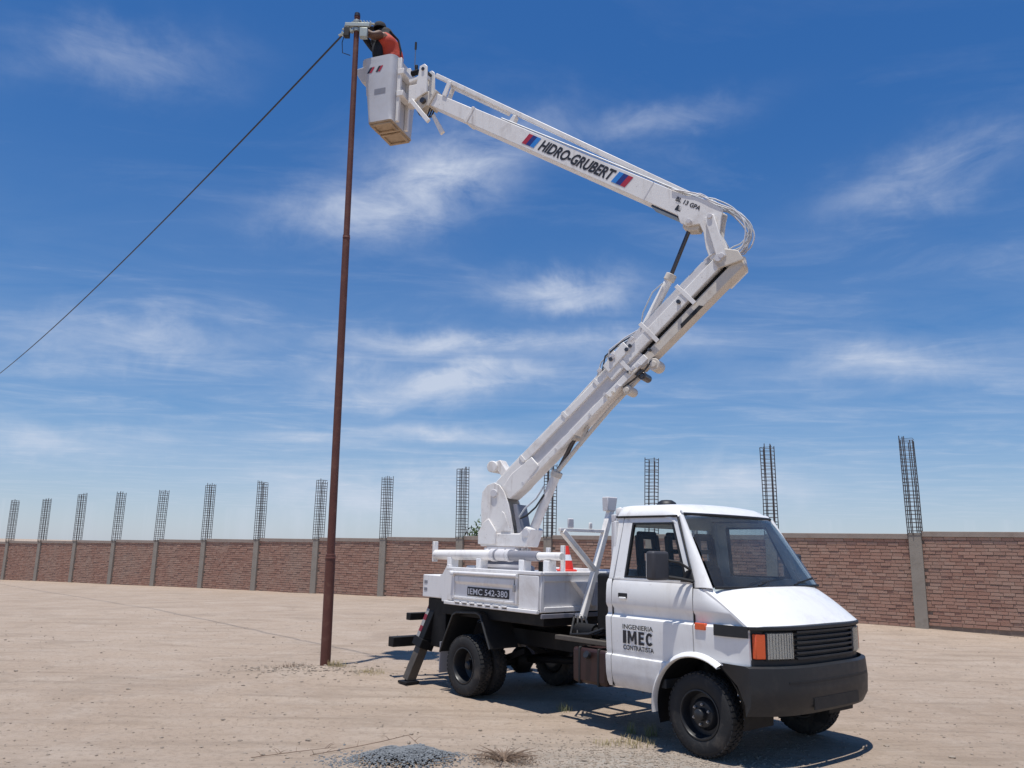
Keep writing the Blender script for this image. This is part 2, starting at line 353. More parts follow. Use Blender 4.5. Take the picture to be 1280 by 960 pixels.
def tag(o, label=None, cat=None, group=None, kind=None):
    if label: o['label'] = label
    if cat: o['category'] = cat
    if group: o['group'] = group
    if kind: o['kind'] = kind
    return o
def empty(name, loc=(0, 0, 0), rz=0.0):
    o = bpy.data.objects.new(name, None); COL.objects.link(o); o.location = loc; o.rotation_euler = (0, 0, rz); o.empty_display_size = 0.3
    return o
def text_points(body, shear=0.0, bold=0.0):
    cu = bpy.data.curves.new('lettering', 'FONT'); cu.body = body; cu.size = 1.0; cu.shear = shear; cu.offset = bold; cu.resolution_u = 3; cu.fill_mode = 'FRONT'
    o = bpy.data.objects.new('lettering', cu); COL.objects.link(o)
    me = bpy.data.meshes.new_from_object(o)
    vs = [tuple(v.co) for v in me.vertices]; fs = [tuple(p.vertices) for p in me.polygons]
    bpy.data.objects.remove(o); bpy.data.meshes.remove(me); bpy.data.curves.remove(cu)
    x0 = min(v[0] for v in vs); x1 = max(v[0] for v in vs); y0 = min(v[1] for v in vs); y1 = max(v[1] for v in vs)
    return [((v[0] - x0) / (x1 - x0), (v[1] - y0) / (y1 - y0)) for v in vs], fs
def lettering(body, m, parent, origin, right, up, w, h, shear=0.0, bold=0.0, name='lettering'):
    vs, fs = text_points(body, shear, bold); origin = Vector(origin); right = Vector(right).normalized(); up = Vector(up).normalized()
    mb = MB(); mb.add([origin + right * (u * w) + up * (v * h) for u, v in vs], fs)
    me = bpy.data.meshes.new(name); me.from_pydata(mb.v, [], mb.f); me.materials.append(MATS[m])
    o = bpy.data.objects.new(name, me); COL.objects.link(o); o.parent = parent
    return o
def lerp(a, b, t): return a + (b - a) * t
def smooth(a, b, x):
    t = max(0.0, min(1.0, (x - a) / (b - a))); return t * t * (3 - 2 * t)

# ------------------------------------------------------------------ setting: ground and brick wall
WALL_P = Vector((-4.75, 31.17)); WALL_D = Vector((0.831, -0.557)).normalized(); WALL_SLOPE = 0.017; SPAN = 3.68
def ground_h(x, y):
    h = 0.035 * (noise.noise((x * 0.45, y * 0.45, 3.1))) + 0.016 * noise.noise((x * 1.7, y * 1.7, 8.0)) + 0.010 * noise.noise((x * 4.5, y * 4.5, 1.0)) + 0.010 * max(0.0, noise.noise((x * 8, y * 8, 5.0))) ** 1.3 * (0.4 + max(0.0, noise.noise((x * 0.8, y * 0.8, 9.0))) * 2.5)
    h += 0.03 * max(0.0, noise.noise((x * 3.2, y * 3.2, 7.7))) * math.exp(-(((x + 2.6) / 1.3) ** 2 + ((y - 12.5) / 0.7) ** 2))
    near = 1 - smooth(2.2, 4.0, math.hypot((x - 0.9) * 0.8, y - 9.3))          # levelled where the truck stands
    h = lerp(h, h * 0.25 - 0.004, near)
    k = (Vector((x, y)) - WALL_P).dot(WALL_D)
    h += WALL_SLOPE * k * smooth(17, 27, y) if -60 < k < 40 else 0
    h += 0.08 * math.exp(-(((x + 0.86) / 0.7) ** 2 + ((y - 7.5) / 0.4) ** 2))
    h += 0.05 * math.exp(-(((x - 0.0) / 0.5) ** 2 + ((y - 7.5) / 0.35) ** 2))
    h += 0.05 * math.exp(-(((x + 2.6) / 1.0) ** 2 + ((y - 12.6) / 0.6) ** 2))
    # wheel ruts crossing the yard
    for off, dp in ((0.0, .028), (1.6, .028), (3.3, .02), (-1.1, .016)):
        d = ((y - 9.2) - 0.18 * x) - off + 0.28 * math.sin(x * 0.5 + off)
        rag = 0.6 + 0.6 * noise.noise((x * 2.0, y * 2.0, off))
        if abs(d) < 0.6: h += (-dp * math.exp(-(d / 0.13) ** 2) + dp * 0.7 * math.exp(-((abs(d) - 0.24) / 0.09) ** 2)) * rag * (1 - smooth(-1.2, 0.2, x - (y - 9.2) * 0.1))
    return h
def axis(a, b, step, lo, hi, n):
    c = []; k = int((b - a) / step)
    c = [a + (b - a) * i / k for i in range(k + 1)]
    left = [a - (a - lo) * (i / n) ** 2.6 for i in range(n, 0, -1)]; right = [b + (hi - b) * (i / n) ** 2.6 for i in range(1, n + 1)]
    return left + c + right
gx = axis(-9.5, 8.0, 0.062, -900, 900, 34); gy = axis(6.8, 15.5, 0.055, -400, 1400, 60)
mb = MB(); mb.sheet([[(x, y, ground_h(x, y)) for x in gx] for y in gy])
tag(mb.build('ground', 'dry_sand', sharp=None), kind='structure').data.shade_smooth()

wall = empty('brick_wall', (WALL_P.x, WALL_P.y, 0), math.atan2(WALL_D.y, WALL_D.x))
tag(wall, 'long brown brick boundary wall with grey concrete posts behind the truck', 'wall')
# local: x along the wall to the right, -y towards the yard
WALL_H = 2.17
def wz(x): return WALL_SLOPE * x
N0, N1 = -13, 9
col_proto = MB().box(-0.15, 0.15, -0.14, 0.14, -0.4, WALL_H - 0.001).mesh('column', 'concrete')
def rebar_mesh(h, seed):
    rnd = random.Random(seed); m = MB(); w = 0.155
    lean = rnd.uniform(-0.07, 0.07)
    pts = [(-w, -w), (w, -w), (w, w), (-w, w), (-0.03, -w), (0.03, w), (-w * .55, 0), (w * .6, 0)]
    for px, py in pts:
        t = h + rnd.uniform(-0.10, 0.06)
        m.tube([(px, py, 0.0), (px + lean * 0.3 + rnd.uniform(-.008, .008), py, t * 0.5), (px + lean + rnd.uniform(-.012, .012), py, t)], 0.0135, 5)
    k = int(h / 0.105)
    for i in range(1, k + 1):
        z = i * 0.105 + rnd.uniform(-.02, .02); e = lean * (z / h); q = w + 0.008
        m.tube([(-q + e, -q, z), (q + e, -q, z + .01), (q + e, q, z), (-q + e, q, z + .01), (-q + e, -q, z)], 0.0075, 4)
    return m.mesh('rebar_cage', 'rebar')
rebars = [rebar_mesh(2.40 + 0.035 * ((k * 5) % 7), 3 + k) for k in range(7)]
for i in range(N0, N1 + 1):
    x = i * SPAN
    c = bpy.data.objects.new('column', col_proto); COL.objects.link(c); c.parent = wall; c.location = (x, 0, wz(x))
    rb = bpy.data.objects.new('rebar_cage', rebars[i % 7]); COL.objects.link(rb); rb.parent = c; rb.location = (0, 0, WALL_H - 0.06)
    if i == N1: break
    rnd = random.Random(i + 50)
    # mortar core, bricks and tie beam of one bay
    x0, x1 = x + 0.153, x + SPAN - 0.153
    z0 = wz(x + SPAN / 2)
    p = MB().box(x0, x1, -0.045, 0.045, z0 - 0.4, z0 + WALL_H - 0.13).build('mortar_bed', 'mortar', wall)
    b = MB(); course = 0.088; n = int((WALL_H - 0.13 + 0.2) / course)
    top = z0 + WALL_H - 0.134
    for r in range(n):
        zt = top - r * course; zb = zt - course + 0.016
        xx = x0 - rnd.uniform(0, 0.26) + (0.13 if r % 2 else 0)
        while xx < x1 - 0.02:
            bl = 0.245 + rnd.uniform(-.012, .012); a = max(xx, x0 + 0.002); e = min(xx + bl, x1 - 0.002)
            if e - a > 0.03:
                d = 0.062 + rnd.uniform(-0.006, 0.008); dz = rnd.uniform(-.006, .006)
                b.box(a, e, -d, d, zb + dz, zt + dz - (0.002 if r == 0 else 0))
            xx += bl + 0.009
    bo = b.build('bricks', 'brick', wall, sharp=None); bo['kind'] = 'stuff'
    MB().box(x0 - 0.002, x1 + 0.002, -0.09, 0.09, z0 + WALL_H - 0.128, z0 + WALL_H - 0.002 + 0.01).build('tie_beam', 'concrete_cap', wall, bevel=0.008)

# ------------------------------------------------------------------ the lift truck
YAW = R(39.426)
TRUCK_O = Vector((-0.562, 10.823, 0.0)); TRUCK_RZ = math.atan2(-math.cos(YAW), math.sin(YAW))
truck = empty('bucket_truck', TRUCK_O, TRUCK_RZ)
tag(truck, 'white bucket truck with raised articulated boom parked on the sand', 'truck')
TM = Matrix.Translation(TRUCK_O) @ Matrix.Rotation(TRUCK_RZ, 4, 'Z'); TMI = TM.inverted()
def Wd(x, y, z): return TMI @ Vector((x, y, z))        # world -> truck
WB = 3.724; RW = 0.385; WID = 2.0

def sidemap(side): return (lambda y: y) if side == 0 else (lambda y: WID - y)

# ---- wheels
def tyre_mesh(yc, w=0.205, hollow=True):
    m = MB(); h = w / 2; r = RW
    prof = [(0.215, -h * .80), (0.235, -h * .93), (0.285, -h * 1.0), (0.335, -h * .97), (0.362, -h * .86), (0.374, -h * .70), (0.377, 0), (0.374, h * .70), (0.362, h * .86),
            (0.335, h * .97), (0.285, h), (0.235, h * .93), (0.215, h * .80), (0.205, h * .6), (0.205, -h * .6)]
    m.lathe(prof, (0, 0, 0), 'y', 48, closed=True)
    n = 44
    for i in range(n):
        for row, (ya, yb, sh) in enumerate(((-h * .90, -h * .42, .5), (-h * .34, h * .0, 0), (h * .04, h * .36, .5), (h * .44, h * .90, 0))):
            a0 = 2 * PI * (i + sh) / n; a1 = a0 + 2 * PI / n * 0.66
            ro = [RW, RW]; ri = 0.36
            ra = RW - (0.012 if row == 0 else 0); rb2 = RW - (0.012 if row == 3 else 0)
            P = lambda a, rr, y: (rr * math.cos(a), y, rr * math.sin(a))
            m.hexa([P(a0, ri, ya), P(a1, ri, ya), P(a1, ri, yb), P(a0, ri, yb)], [P(a0, ra, ya), P(a1, ra, ya), P(a1, rb2, yb), P(a0, rb2, yb)])
    return m.mesh('tyre', 'rubber', sharp=40)
TY = tyre_mesh(0)
def rim_front():
    m = MB()
    m.lathe([(0.222, -0.085), (0.226, -0.098), (0.214, -0.10), (0.205, -0.085), (0.196, -0.03), (0.188, 0.0), (0.15, 0.0), (0.128, -0.035), (0.115, -0.05), (0.105, -0.052), (0.001, -0.052)], (0, 0, 0), 'y', 40)
    m.lathe([(0.222, 0.085), (0.20, 0.085), (0.20, 0.02), (0.188, 0.0)], (0, 0, 0), 'y', 40)
    return m.mesh('rim', 'rim_black', sharp=30)
def rim_rear():
    m = MB()
    m.lathe([(0.222, -0.085), (0.226, -0.098), (0.214, -0.10), (0.205, -0.085), (0.198, 0.03), (0.19, 0.075), (0.15, 0.10), (0.12, 0.105), (0.10, 0.10), (0.001, 0.10)], (0, 0, 0), 'y', 40)
    return m.mesh('rim', 'rim_black', sharp=30)
RF, RR = rim_front(), rim_rear()
nut = MB(); nut.cyl((0, 0, 0), (0, -0.022, 0), 0.014, 6); nut.cyl((0, -0.02, 0), (0, -0.034, 0), 0.008, 6); NUT = nut.mesh('wheel_nut', 'steel_bare')
def wheel(x, yface, side, rear=False, inner=False):
    """yface: outer plane; side 0 = right"""
    sg = -1 if side == 0 else 1
    hub = MB()
    depth = 0.10 if rear else -0.052
    if rear: hub.cyl((0, depth, 0), (0, -0.03, 0), 0.062, 20, 0.055); hub.cyl((0, -0.03, 0), (0, -0.045, 0), 0.05, 20, 0.035)
    else: hub.cyl((0, -0.045, 0), (0, -0.115, 0), 0.062, 20, 0.052); hub.cyl((0, -0.115, 0), (0, -0.125, 0), 0.05, 20, 0.03)
    w = hub.build('wheel', 'rim_black', truck, bevel=0.004)
    w.location = (x, yface + (0.103 if side == 0 else -0.103), RW - 0.004)
    if side: w.rotation_euler = (0, 0, PI)
    t = bpy.data.objects.new('tyre', TY); COL.objects.link(t); t.parent = w; t.rotation_euler = (0, random.uniform(0, 3), 0)
    r = bpy.data.objects.new('rim', RR if rear else RF); COL.objects.link(r); r.parent = w
    if inner: return
    for k in range(6):
        a = 2 * PI * k / 6 + 0.4; rr = 0.105 if rear else 0.092
        q = bpy.data.objects.new('wheel_nut', NUT); COL.objects.link(q); q.parent = w; q.location = (rr * math.cos(a), (0.10 if rear else -0.05), rr * math.sin(a))
for sd in (0, 1):
    m = sidemap(sd)
    wheel(WB, m(0.03), sd)
    wheel(0.0, m(0.0), sd, True)
    wheel(0.0, m(0.245), sd, True, True)

# ---- chassis
ch = MB()
for y in (0.62, 1.38):
    ch.box(-1.72, 4.25, y - 0.035, y + 0.035, 0.66, 0.86)
for x in (-1.5, -0.9, -0.35, 0.5, 1.3, 1.95, 2.6, 3.3): ch.box(x - 0.04, x + 0.04, 0.655, 1.345, 0.68, 0.84)
chassis = ch.build('chassis', 'chassis_black', truck, bevel=0.006)
MB().cyl((0, 0.30, RW), (0, 1.70, RW), 0.06, 16).build('rear_axle', 'chassis_black', chassis)
MB().lathe([(0.0, -0.16), (0.10, -0.14), (0.17, -0.05), (0.17, 0.05), (0.10, 0.14), (0.0, 0.16)], (0, 1.0, RW), 'y', 20).build('differential', 'chassis_black', chassis)
MB().cyl((0.15, 1.0, 0.42), (2.6, 1.0, 0.62), 0.045, 12).build('drive_shaft', 'chassis_black', chassis)
MB().cyl((WB, 0.25, 0.36), (WB, 1.75, 0.36), 0.05, 12).build('front_axle', 'chassis_black', chassis)
MB().box(3.1, 4.2, 0.7, 1.3, 0.5, 0.9).build('engine_sump', 'chassis_black', chassis, bevel=0.05)
for sd in (0, 1):
    m = sidemap(sd); lf = MB()
    for k in range(4): lf.tube([(-0.62, m(0.52), 0.62 - k * .014), (-0.25, m(0.52), 0.50 - k * .02), (0.0, m(0.52), 0.465 - k * .022), (0.25, m(0.52), 0.50 - k * .02), (0.62, m(0.52), 0.62 - k * .014)], 0.014, 6)
    lf.build('leaf_spring', 'chassis_black', chassis)
# rear bumper beams and tow bar ends
MB().box(-1.80, -1.66, -0.04, 2.04, 0.44, 0.58).build('rear_bumper', 'chassis_black', truck, bevel=0.01)
MB().box(-1.44, -1.33, 0.02, 1.98, 0.84, 0.94).build('rear_crossbeam', 'chassis_black', truck, bevel=0.008)
# rear mudguards
for sd in (0, 1):
    m = sidemap(sd); path = [(-0.52, 0.50), (-0.43, 0.68), (-0.25, 1.0), (-0.17, 1.035), (0.27, 1.055), (0.35, 1.03), (0.56, 0.64)]
    rows = [[(x, m(yy), z) for x, z in path] for yy in (-0.005, 0.02, 0.46)]
    g = MB().sheet(rows, (0, 0, 0.018))
    lip = [(x, m(-0.005), z) for x, z in path]
    g.tube(lip, 0.014, 6)
    g.build('mudguard', 'plastic_black', truck)
    MB().box(-0.585, -0.565, *sorted((m(0.03), m(0.44))), 0.22, 0.62).build('mudflap', 'grey_paint', truck, bevel=0.004)

# fuel tank, hydraulic tank and bits between cab and bed
tk = MB().box(1.93, 2.47, 0.10, 0.52, 0.44, 0.82).build('fuel_tank', 'tank_maroon', truck, bevel=0.04)
for x in (2.05, 2.34): MB().box(x - 0.02, x + 0.02, 0.09, 0.53, 0.43, 0.83).build('strap', 'chassis_black', tk, bevel=0.03)
MB().cyl((2.2, 0.09, 0.74), (2.2, 0.05, 0.76), 0.04, 14).build('filler_cap', 'rim_black', tk)
MB().cyl((1.97, 0.3, 0.44), (1.97, 0.3, 0.40), 0.02, 10).build('drain_plug', 'steel_bare', tk)
MB().box(1.62, 2.52, 0.12, 0.20, 0.86, 0.91).build('tank_bracket', 'leg_steel', truck, bevel=0.006)
hy = MB().box(2.08, 2.50, 0.34, 1.66, 0.98, 1.62).build('hydraulic_tank', 'chassis_black', truck, bevel=0.03)
MB().cyl((2.3, 0.6, 1.62), (2.3, 0.6, 1.68), 0.05, 16).build('filler_cap', 'steel_bare', hy)
pmp = MB(); pmp.cyl((1.7, 0.42, 0.95), (2.0, 0.42, 0.95), 0.09, 18); pmp.cyl((2.0, 0.42, 0.95), (2.06, 0.42, 0.95), 0.06, 14)
pmp.build('hydraulic_pump', 'chassis_black', truck)
hs = MB()
for k in range(4): hs.tube([(1.55 + k * .06, 0.5, 1.1), (1.75 + k * .06, 0.25 + .05 * k, 0.92), (2.05 + k * .05, 0.25 + .05 * k, 0.95), (2.25, 0.4 + .05 * k, 1.05)], 0.014, 6)
hs.build('hydraulic_hoses', 'hose_black', truck)
MB().cyl((1.0, 1.55, 0.45), (1.9, 1.55, 0.45), 0.10, 18).build('exhaust_silencer', 'chassis_black', truck, bevel=0.02)

# ---- outriggers
def outrigger(sd):
    m = sidemap(sd)
    top = Vector((-0.95, m(0.30), 1.20)); foot = Vector((-1.19, m(-0.05), 0.05)); mid = top.lerp(foot, 0.56); d = (foot - top).normalized()
    o = MB().beam(top, mid, 0.19, 0.19, up=(1, 0, 0)).build('outrigger', 'chassis_black', truck, bevel=0.008)
    MB().beam(mid - d * 0.05, mid + d * 0.07, 0.225, 0.225, up=(1, 0, 0)).build('collar', 'chassis_black', o, bevel=0.006)
    MB().beam(mid, foot, 0.135, 0.135, up=(1, 0, 0)).build('inner_leg', 'leg_steel', o, bevel=0.006)
    ft = MB().box(-0.11, 0.11, -0.11, 0.11, 0, 0.035); ft.box(-0.03, 0.03, -0.05, 0.05, 0.03, 0.10)
    f = ft.build('foot_plate', 'chassis_black', o, bevel=0.006); f.location = (foot.x, foot.y, 0.012)
    # red and white reflective strip along the outer rear edge
    up = Vector((1, 0, 0)); sdv = d.cross(up).normalized(); u = sdv.cross(d).normalized()
    for k in range(6):
        a = top.lerp(mid, 0.22 + k * 0.12); b = top.lerp(mid, 0.22 + (k + 1) * 0.12)
        so = sdv * (0.097 if sd == 0 else -0.097) - u * 0.055; MB().beam(a + so, b + so, 0.004, 0.07, up=(1, 0, 0)).build('reflector_strip', 'tape_red' if k % 2 == 0 else 'tape_white', o)
    # upright housing under the white box
    MB().box(-1.06, -0.62, *sorted((m(0.14), m(0.42))), 0.52, 1.175).build('leg_housing', 'chassis_black', truck, bevel=0.012)
    bx = MB().box(-1.16, -0.68, *sorted((m(0.10), m(0.46))), 1.18, 1.49).build('stabiliser_box', 'bed_white', truck, bevel=0.012)
    for z in (1.285, 1.39): MB().box(-1.163, -1.15, *sorted((m(0.16), m(0.24))), z - .025, z + .025).build('tail_lamp', 'grey_paint', bx, bevel=0.004)
    for z in (1.29, 1.39): MB().box(-1.12, -1.04, *sorted((m(0.096), m(0.11))), z - .022, z + .022).build('side_lamp', 'grey_paint', bx, bevel=0.003)
outrigger(0); outrigger(1)

# ---- service bed
BX0, BX1, BZ0, BZ1 = -0.44, 1.46, 1.13, 1.60
bd = MB(); bd.box(BX0, BX1, 0.02, 1.98, BZ0 + 0.01, BZ1 - 0.03)
bed = bd.build('service_bed', 'bed_white', truck, bevel=0.012)
# rear deck under the turret, with sloped end
rd = MB().prism([(BX0 - 0.001, 1.20), (BX0 - 0.001, 1.63), (-0.62, 1.63), (-0.80, 1.50), (-1.22, 1.49), (-1.22, 1.22)], lambda u, v, w: (u, w, v), 0.48, 1.52)
rd.build('rear_deck', 'bed_white', bed, bevel=0.01)
MB().prism([(BX0 + .001, 1.15), (BX0 + .001, 1.64), (-0.50, 1.645), (-0.60, 1.52), (-0.66, 1.50), (-0.66, 1.36), (-0.60, 1.15)], lambda u, v, w: (u, w, v), 0.05, 0.095).build('corner_plate', 'bed_white', bed, bevel=0.005)
# rims along the top
MB().box(BX0, BX1 + 0.03, -0.004, 0.05, BZ1 - 0.028, BZ1 + 0.018).build('top_rail', 'bed_white', bed, bevel=0.01)
MB().box(BX0, BX1 + 0.03, 1.95, 2.004, BZ1 - 0.028, BZ1 + 0.018).build('top_rail', 'bed_white', bed, bevel=0.01)
MB().box(BX1 - 0.03, BX1 + 0.032, 0.052, 1.948, BZ1 - 0.028, BZ1 + 0.016).build('top_rail', 'bed_white', bed, bevel=0.01)
# side locker with hinged flap, number plate strip, slotted step
for sd in (0, 1):
    m = sidemap(sd); yb = lambda a, b: sorted((m(a), m(b)))
    MB().box(-0.41, -0.285, *yb(-0.004, 0.03), 1.19, 1.575).build('side_panel', 'bed_white', bed, bevel=0.006)
    lk = MB().box(-0.265, 1.08, *yb(-0.002, 0.03), 1.215, 1.565).build('locker_door', 'bed_white', bed, bevel=0.006)
    fr = MB()
    fr.box(-0.265, -0.225, *yb(-0.022, -0.003), 1.215, 1.565); fr.box(1.045, 1.08, *yb(-0.022, -0.003), 1.215, 1.565)
    fr.box(-0.224, 1.044, *yb(-0.020, -0.003), 1.222, 1.245)
    fr.build('locker_frame', 'bed_white', lk, bevel=0.004)
    MB().tube([(-0.30, m(-0.028), 1.548), (1.09, m(-0.028), 1.552)], 0.024, 12).build('hinge_tube', 'bed_white', lk)
    MB().lathe([(0, -0.03), (.028, -.02), (.034, 0), (.028, .02), (0, .03)], (-0.245, m(-0.04), 1.535), 'z', 14).build('hinge_knob', 'bed_white', lk)
    # embossed upper half of the flap
    rows = [[(x, m(y), z) for x in (-0.20, 1.03)] for y, z in ((-0.004, 1.52), (-0.028, 1.50), (-0.03, 1.44), (-0.006, 1.405))]
    MB().sheet(rows, (0, 0.012 if sd == 0 else -0.012, 0)).build('embossed_panel', 'bed_white', lk)
    MB().box(1.10, BX1, *yb(-0.004, 0.03), 1.175, 1.565).build('side_panel', 'bed_white', bed, bevel=0.006)
    st = MB().box(BX0, BX1, *yb(-0.03, 0.02), 1.128, 1.172).build('side_step', 'bed_white', bed, bevel=0.008)
    for k in range(7):
        xs = -0.18 + k * 0.165
        MB().box(xs, xs + 0.105, *yb(-0.05, -0.028), 1.166, 1.186).build('step_tread', 'bed_white', st, bevel=0.004)
        MB().box(xs + 0.01, xs + 0.095, *yb(-0.0325, -0.029), 1.152, 1.163).build('step_slot', 'seal_black', st)
    MB().box(1.03, 1.06, *yb(-0.045, -0.022), 1.36, 1.44).build('latch', 'steel_bare', lk, bevel=0.004)
    if sd == 0:
        pl = MB().box(0.06, 0.92, -0.0085, -0.003, 1.265, 1.378).build('number_board', 'decal_black', lk, bevel=0.002)
        lettering('IEMC 542-380', 'decal_white', pl, (0.085, -0.0105, 1.284), (1, 0, 0), (0, 0, 1), 0.81, 0.075, bold=0.012)
# recessed scoop in the front face of the bed
def frontmap(u, v, w): return (BX1 + w, u, v)
f1 = MB()
f1.box(BX1 + 0.001, BX1 + 0.024, 0.02, 0.07, 1.145, 1.57); f1.box(BX1 + 0.001, BX1 + 0.024, 1.93, 1.98, 1.145, 1.57)
f1.box(BX1 + 0.001, BX1 + 0.022, 0.071, 1.929, 1.50, 1.568); f1.box(BX1 + 0.001, BX1 + 0.028, 0.071, 1.929, 1.145, 1.205)
f1.prism([(0.50, 1.499), (0.95, 1.499), (0.95, 1.206), (0.80, 1.206)], frontmap, 0.001, 0.10)
f1.build('front_frame', 'bed_white', bed, bevel=0.006)
MB().box(BX1 + 0.001, BX1 + 0.03, 0.03, 1.97, 1.075, 1.128).build('front_skirt', 'grey_paint', bed, bevel=0.006)
MB().box(BX0 - 0.2, BX1 - 0.02, 0.10, 1.90, 0.98, 1.127).build('subframe', 'chassis_black', truck, bevel=0.01)

# ---- deck gear: slewing cylinder along the deck and small uprights
dk = MB(); dk.cyl((-1.44, 0.50, 1.765), (-0.06, 0.50, 1.785), 0.072, 20)
dck = dk.build('slewing_cylinder', 'boom_white', truck, bevel=0.01)
q = MB(); q.cyl((-0.06, 0.50, 1.785), (0.02, 0.50, 1.786), 0.085, 18); q.cyl((0.06, 0.50, 1.786), (0.26, 0.50, 1.787), 0.075, 18); q.cyl((0.28, 0.50, 1.787), (0.34, 0.50, 1.788), 0.085, 18)
q.build('coupling', 'boom_grey', dck, bevel=0.006)
MB().cyl((0.0, 0.50, 1.785), (0.90, 0.50, 1.79), 0.066, 18).build('gland', 'grey_paint', dck, bevel=0.006)
MB().cyl((0.86, 0.50, 1.79), (1.33, 0.50, 1.795), 0.05, 18).build('rod_cover', 'boom_white', dck, bevel=0.01)
for x in (-1.0, -0.3, 0.62, 1.1): MB().box(x - 0.05, x + 0.05, 0.43, 0.57, 1.57 if x > -.44 else 1.49, 1.74).build('saddle', 'bed_white', dck, bevel=0.01)
MB().box(-1.49, -1.445, 0.46, 0.54, 1.66, 1.96).build('end_plate', 'boom_white', dck, bevel=0.008)
for x, h in ((0.96, 1.90), (1.235, 1.93)): MB().box(x - 0.03, x + 0.03, 0.585, 0.62, 1.575, h).build('deck_post', 'bed_white', bed, bevel=0.006)
MB().box(-0.40, 1.30, 0.08, 0.32, 1.571, 1.60).build('deck_plate', 'bed_white', bed, bevel=0.01)
MB().box(0.70, 0.78, 0.66, 0.80, 1.571, 1.72).build('valve_block', 'chassis_black', bed, bevel=0.01)

# ---- boom rest frame between bed and cab
fr = MB().beam((1.60, 0.585, 1.06), (1.60, 1.085, 2.38), 0.075, 0.075, up=(1, 0, 0)).build('boom_rest', 'boom_white', truck, bevel=0.008)
MB().beam((1.60, 0.79, 1.64), (1.60, 0.245, 2.10), 0.06, 0.075, up=(1, 0, 0)).build('brace', 'boom_white', fr, bevel=0.006)
MB().box(1.575, 1.625, 0.20, 0.98, 2.095, 2.135).build('top_bar', 'boom_white', fr, bevel=0.005)
MB().box(1.588, 1.612, 0.335, 0.43, 2.137, 2.255).build('upright_plate', 'boom_grey', fr, bevel=0.014)
MB().box(1.588, 1.612, 0.70, 0.75, 2.137, 2.215).build('upright_plate', 'boom_white', fr, bevel=0.01)
MB().prism([(0.99, 2.37), (1.13, 2.37), (1.17, 2.55), (0.98, 2.55)], lambda u, v, w: (1.60 + w, u, v), -0.05, 0.05).build('cup', 'boom_grey', fr, bevel=0.012)
MB().beam((1.60, 0.60, 1.10), (1.49, 0.60, 1.10), 0.07, 0.06).build('foot_bracket', 'boom_white', fr, bevel=0.006)
hb = MB().box(2.40, 2.46, 0.25, 1.75, 2.20, 2.28); hb.box(2.40, 2.46, 0.25, 0.31, 0.90, 2.199); hb.box(2.40, 2.46, 1.69, 1.75, 0.90, 2.199)
hb.build('headboard', 'boom_grey', truck, bevel=0.008)
MB().lathe([(0, 0), (.05, 0), (.055, .03), (.045, .07), (0, .085)], (2.46, 0.34, 2.281), 'z', 16).build('work_lamp', 'boom_white', truck)

# ---- cab
cabroot = MB()
PROF = [(1.585, 0.035), (1.54, 0.012), (1.44, 0.002), (1.34, 0.0), (1.315, 0.008), (1.285, 0.030), (1.23, 0.034), (1.205, 0.014), (1.195, -0.004), (1.17, -0.006), (1.0, 0.0), (0.86, 0.008), (0.818, 0.014), (0.806, -0.008), (0.78, -0.010), (0.62, 0.0), (0.54, 0.02), (0.49, 0.05)]
def prof_y(z):
    for (z0, y0), (z1, y1) in zip(PROF, PROF[1:]):
        if z1 <= z <= z0: return lerp(y0, y1, (z0 - z) / (z0 - z1))
    return PROF[0][1] if z > PROF[0][0] else PROF[-1][1]
ARC = (WB, 0.405, 0.515)
def arch_x(z, sgn):
    dz = z - ARC[1]
    return ARC[0] + sgn * math.sqrt(max(0, ARC[2] ** 2 - dz * dz)) if abs(dz) < ARC[2] else ARC[0]
zs = sorted(set([p[0] for p in PROF] + [0.92, 0.905, 0.88, 0.845, 0.74, 0.70, 0.66, 0.58]), reverse=True)
def top_y(z): return lerp(0.035, 0.165, (z - 1.585) / 0.68)     # tumblehome above the belt
HOODZ = lambda x: 1.535 - 0.30 * max(0, min(1, (x - 3.80) / 0.50)) ** 1.05
xfront = lambda y: 4.54 - 0.24 * abs(1 - y) ** 3.5                # plan curve of the nose
cab = None
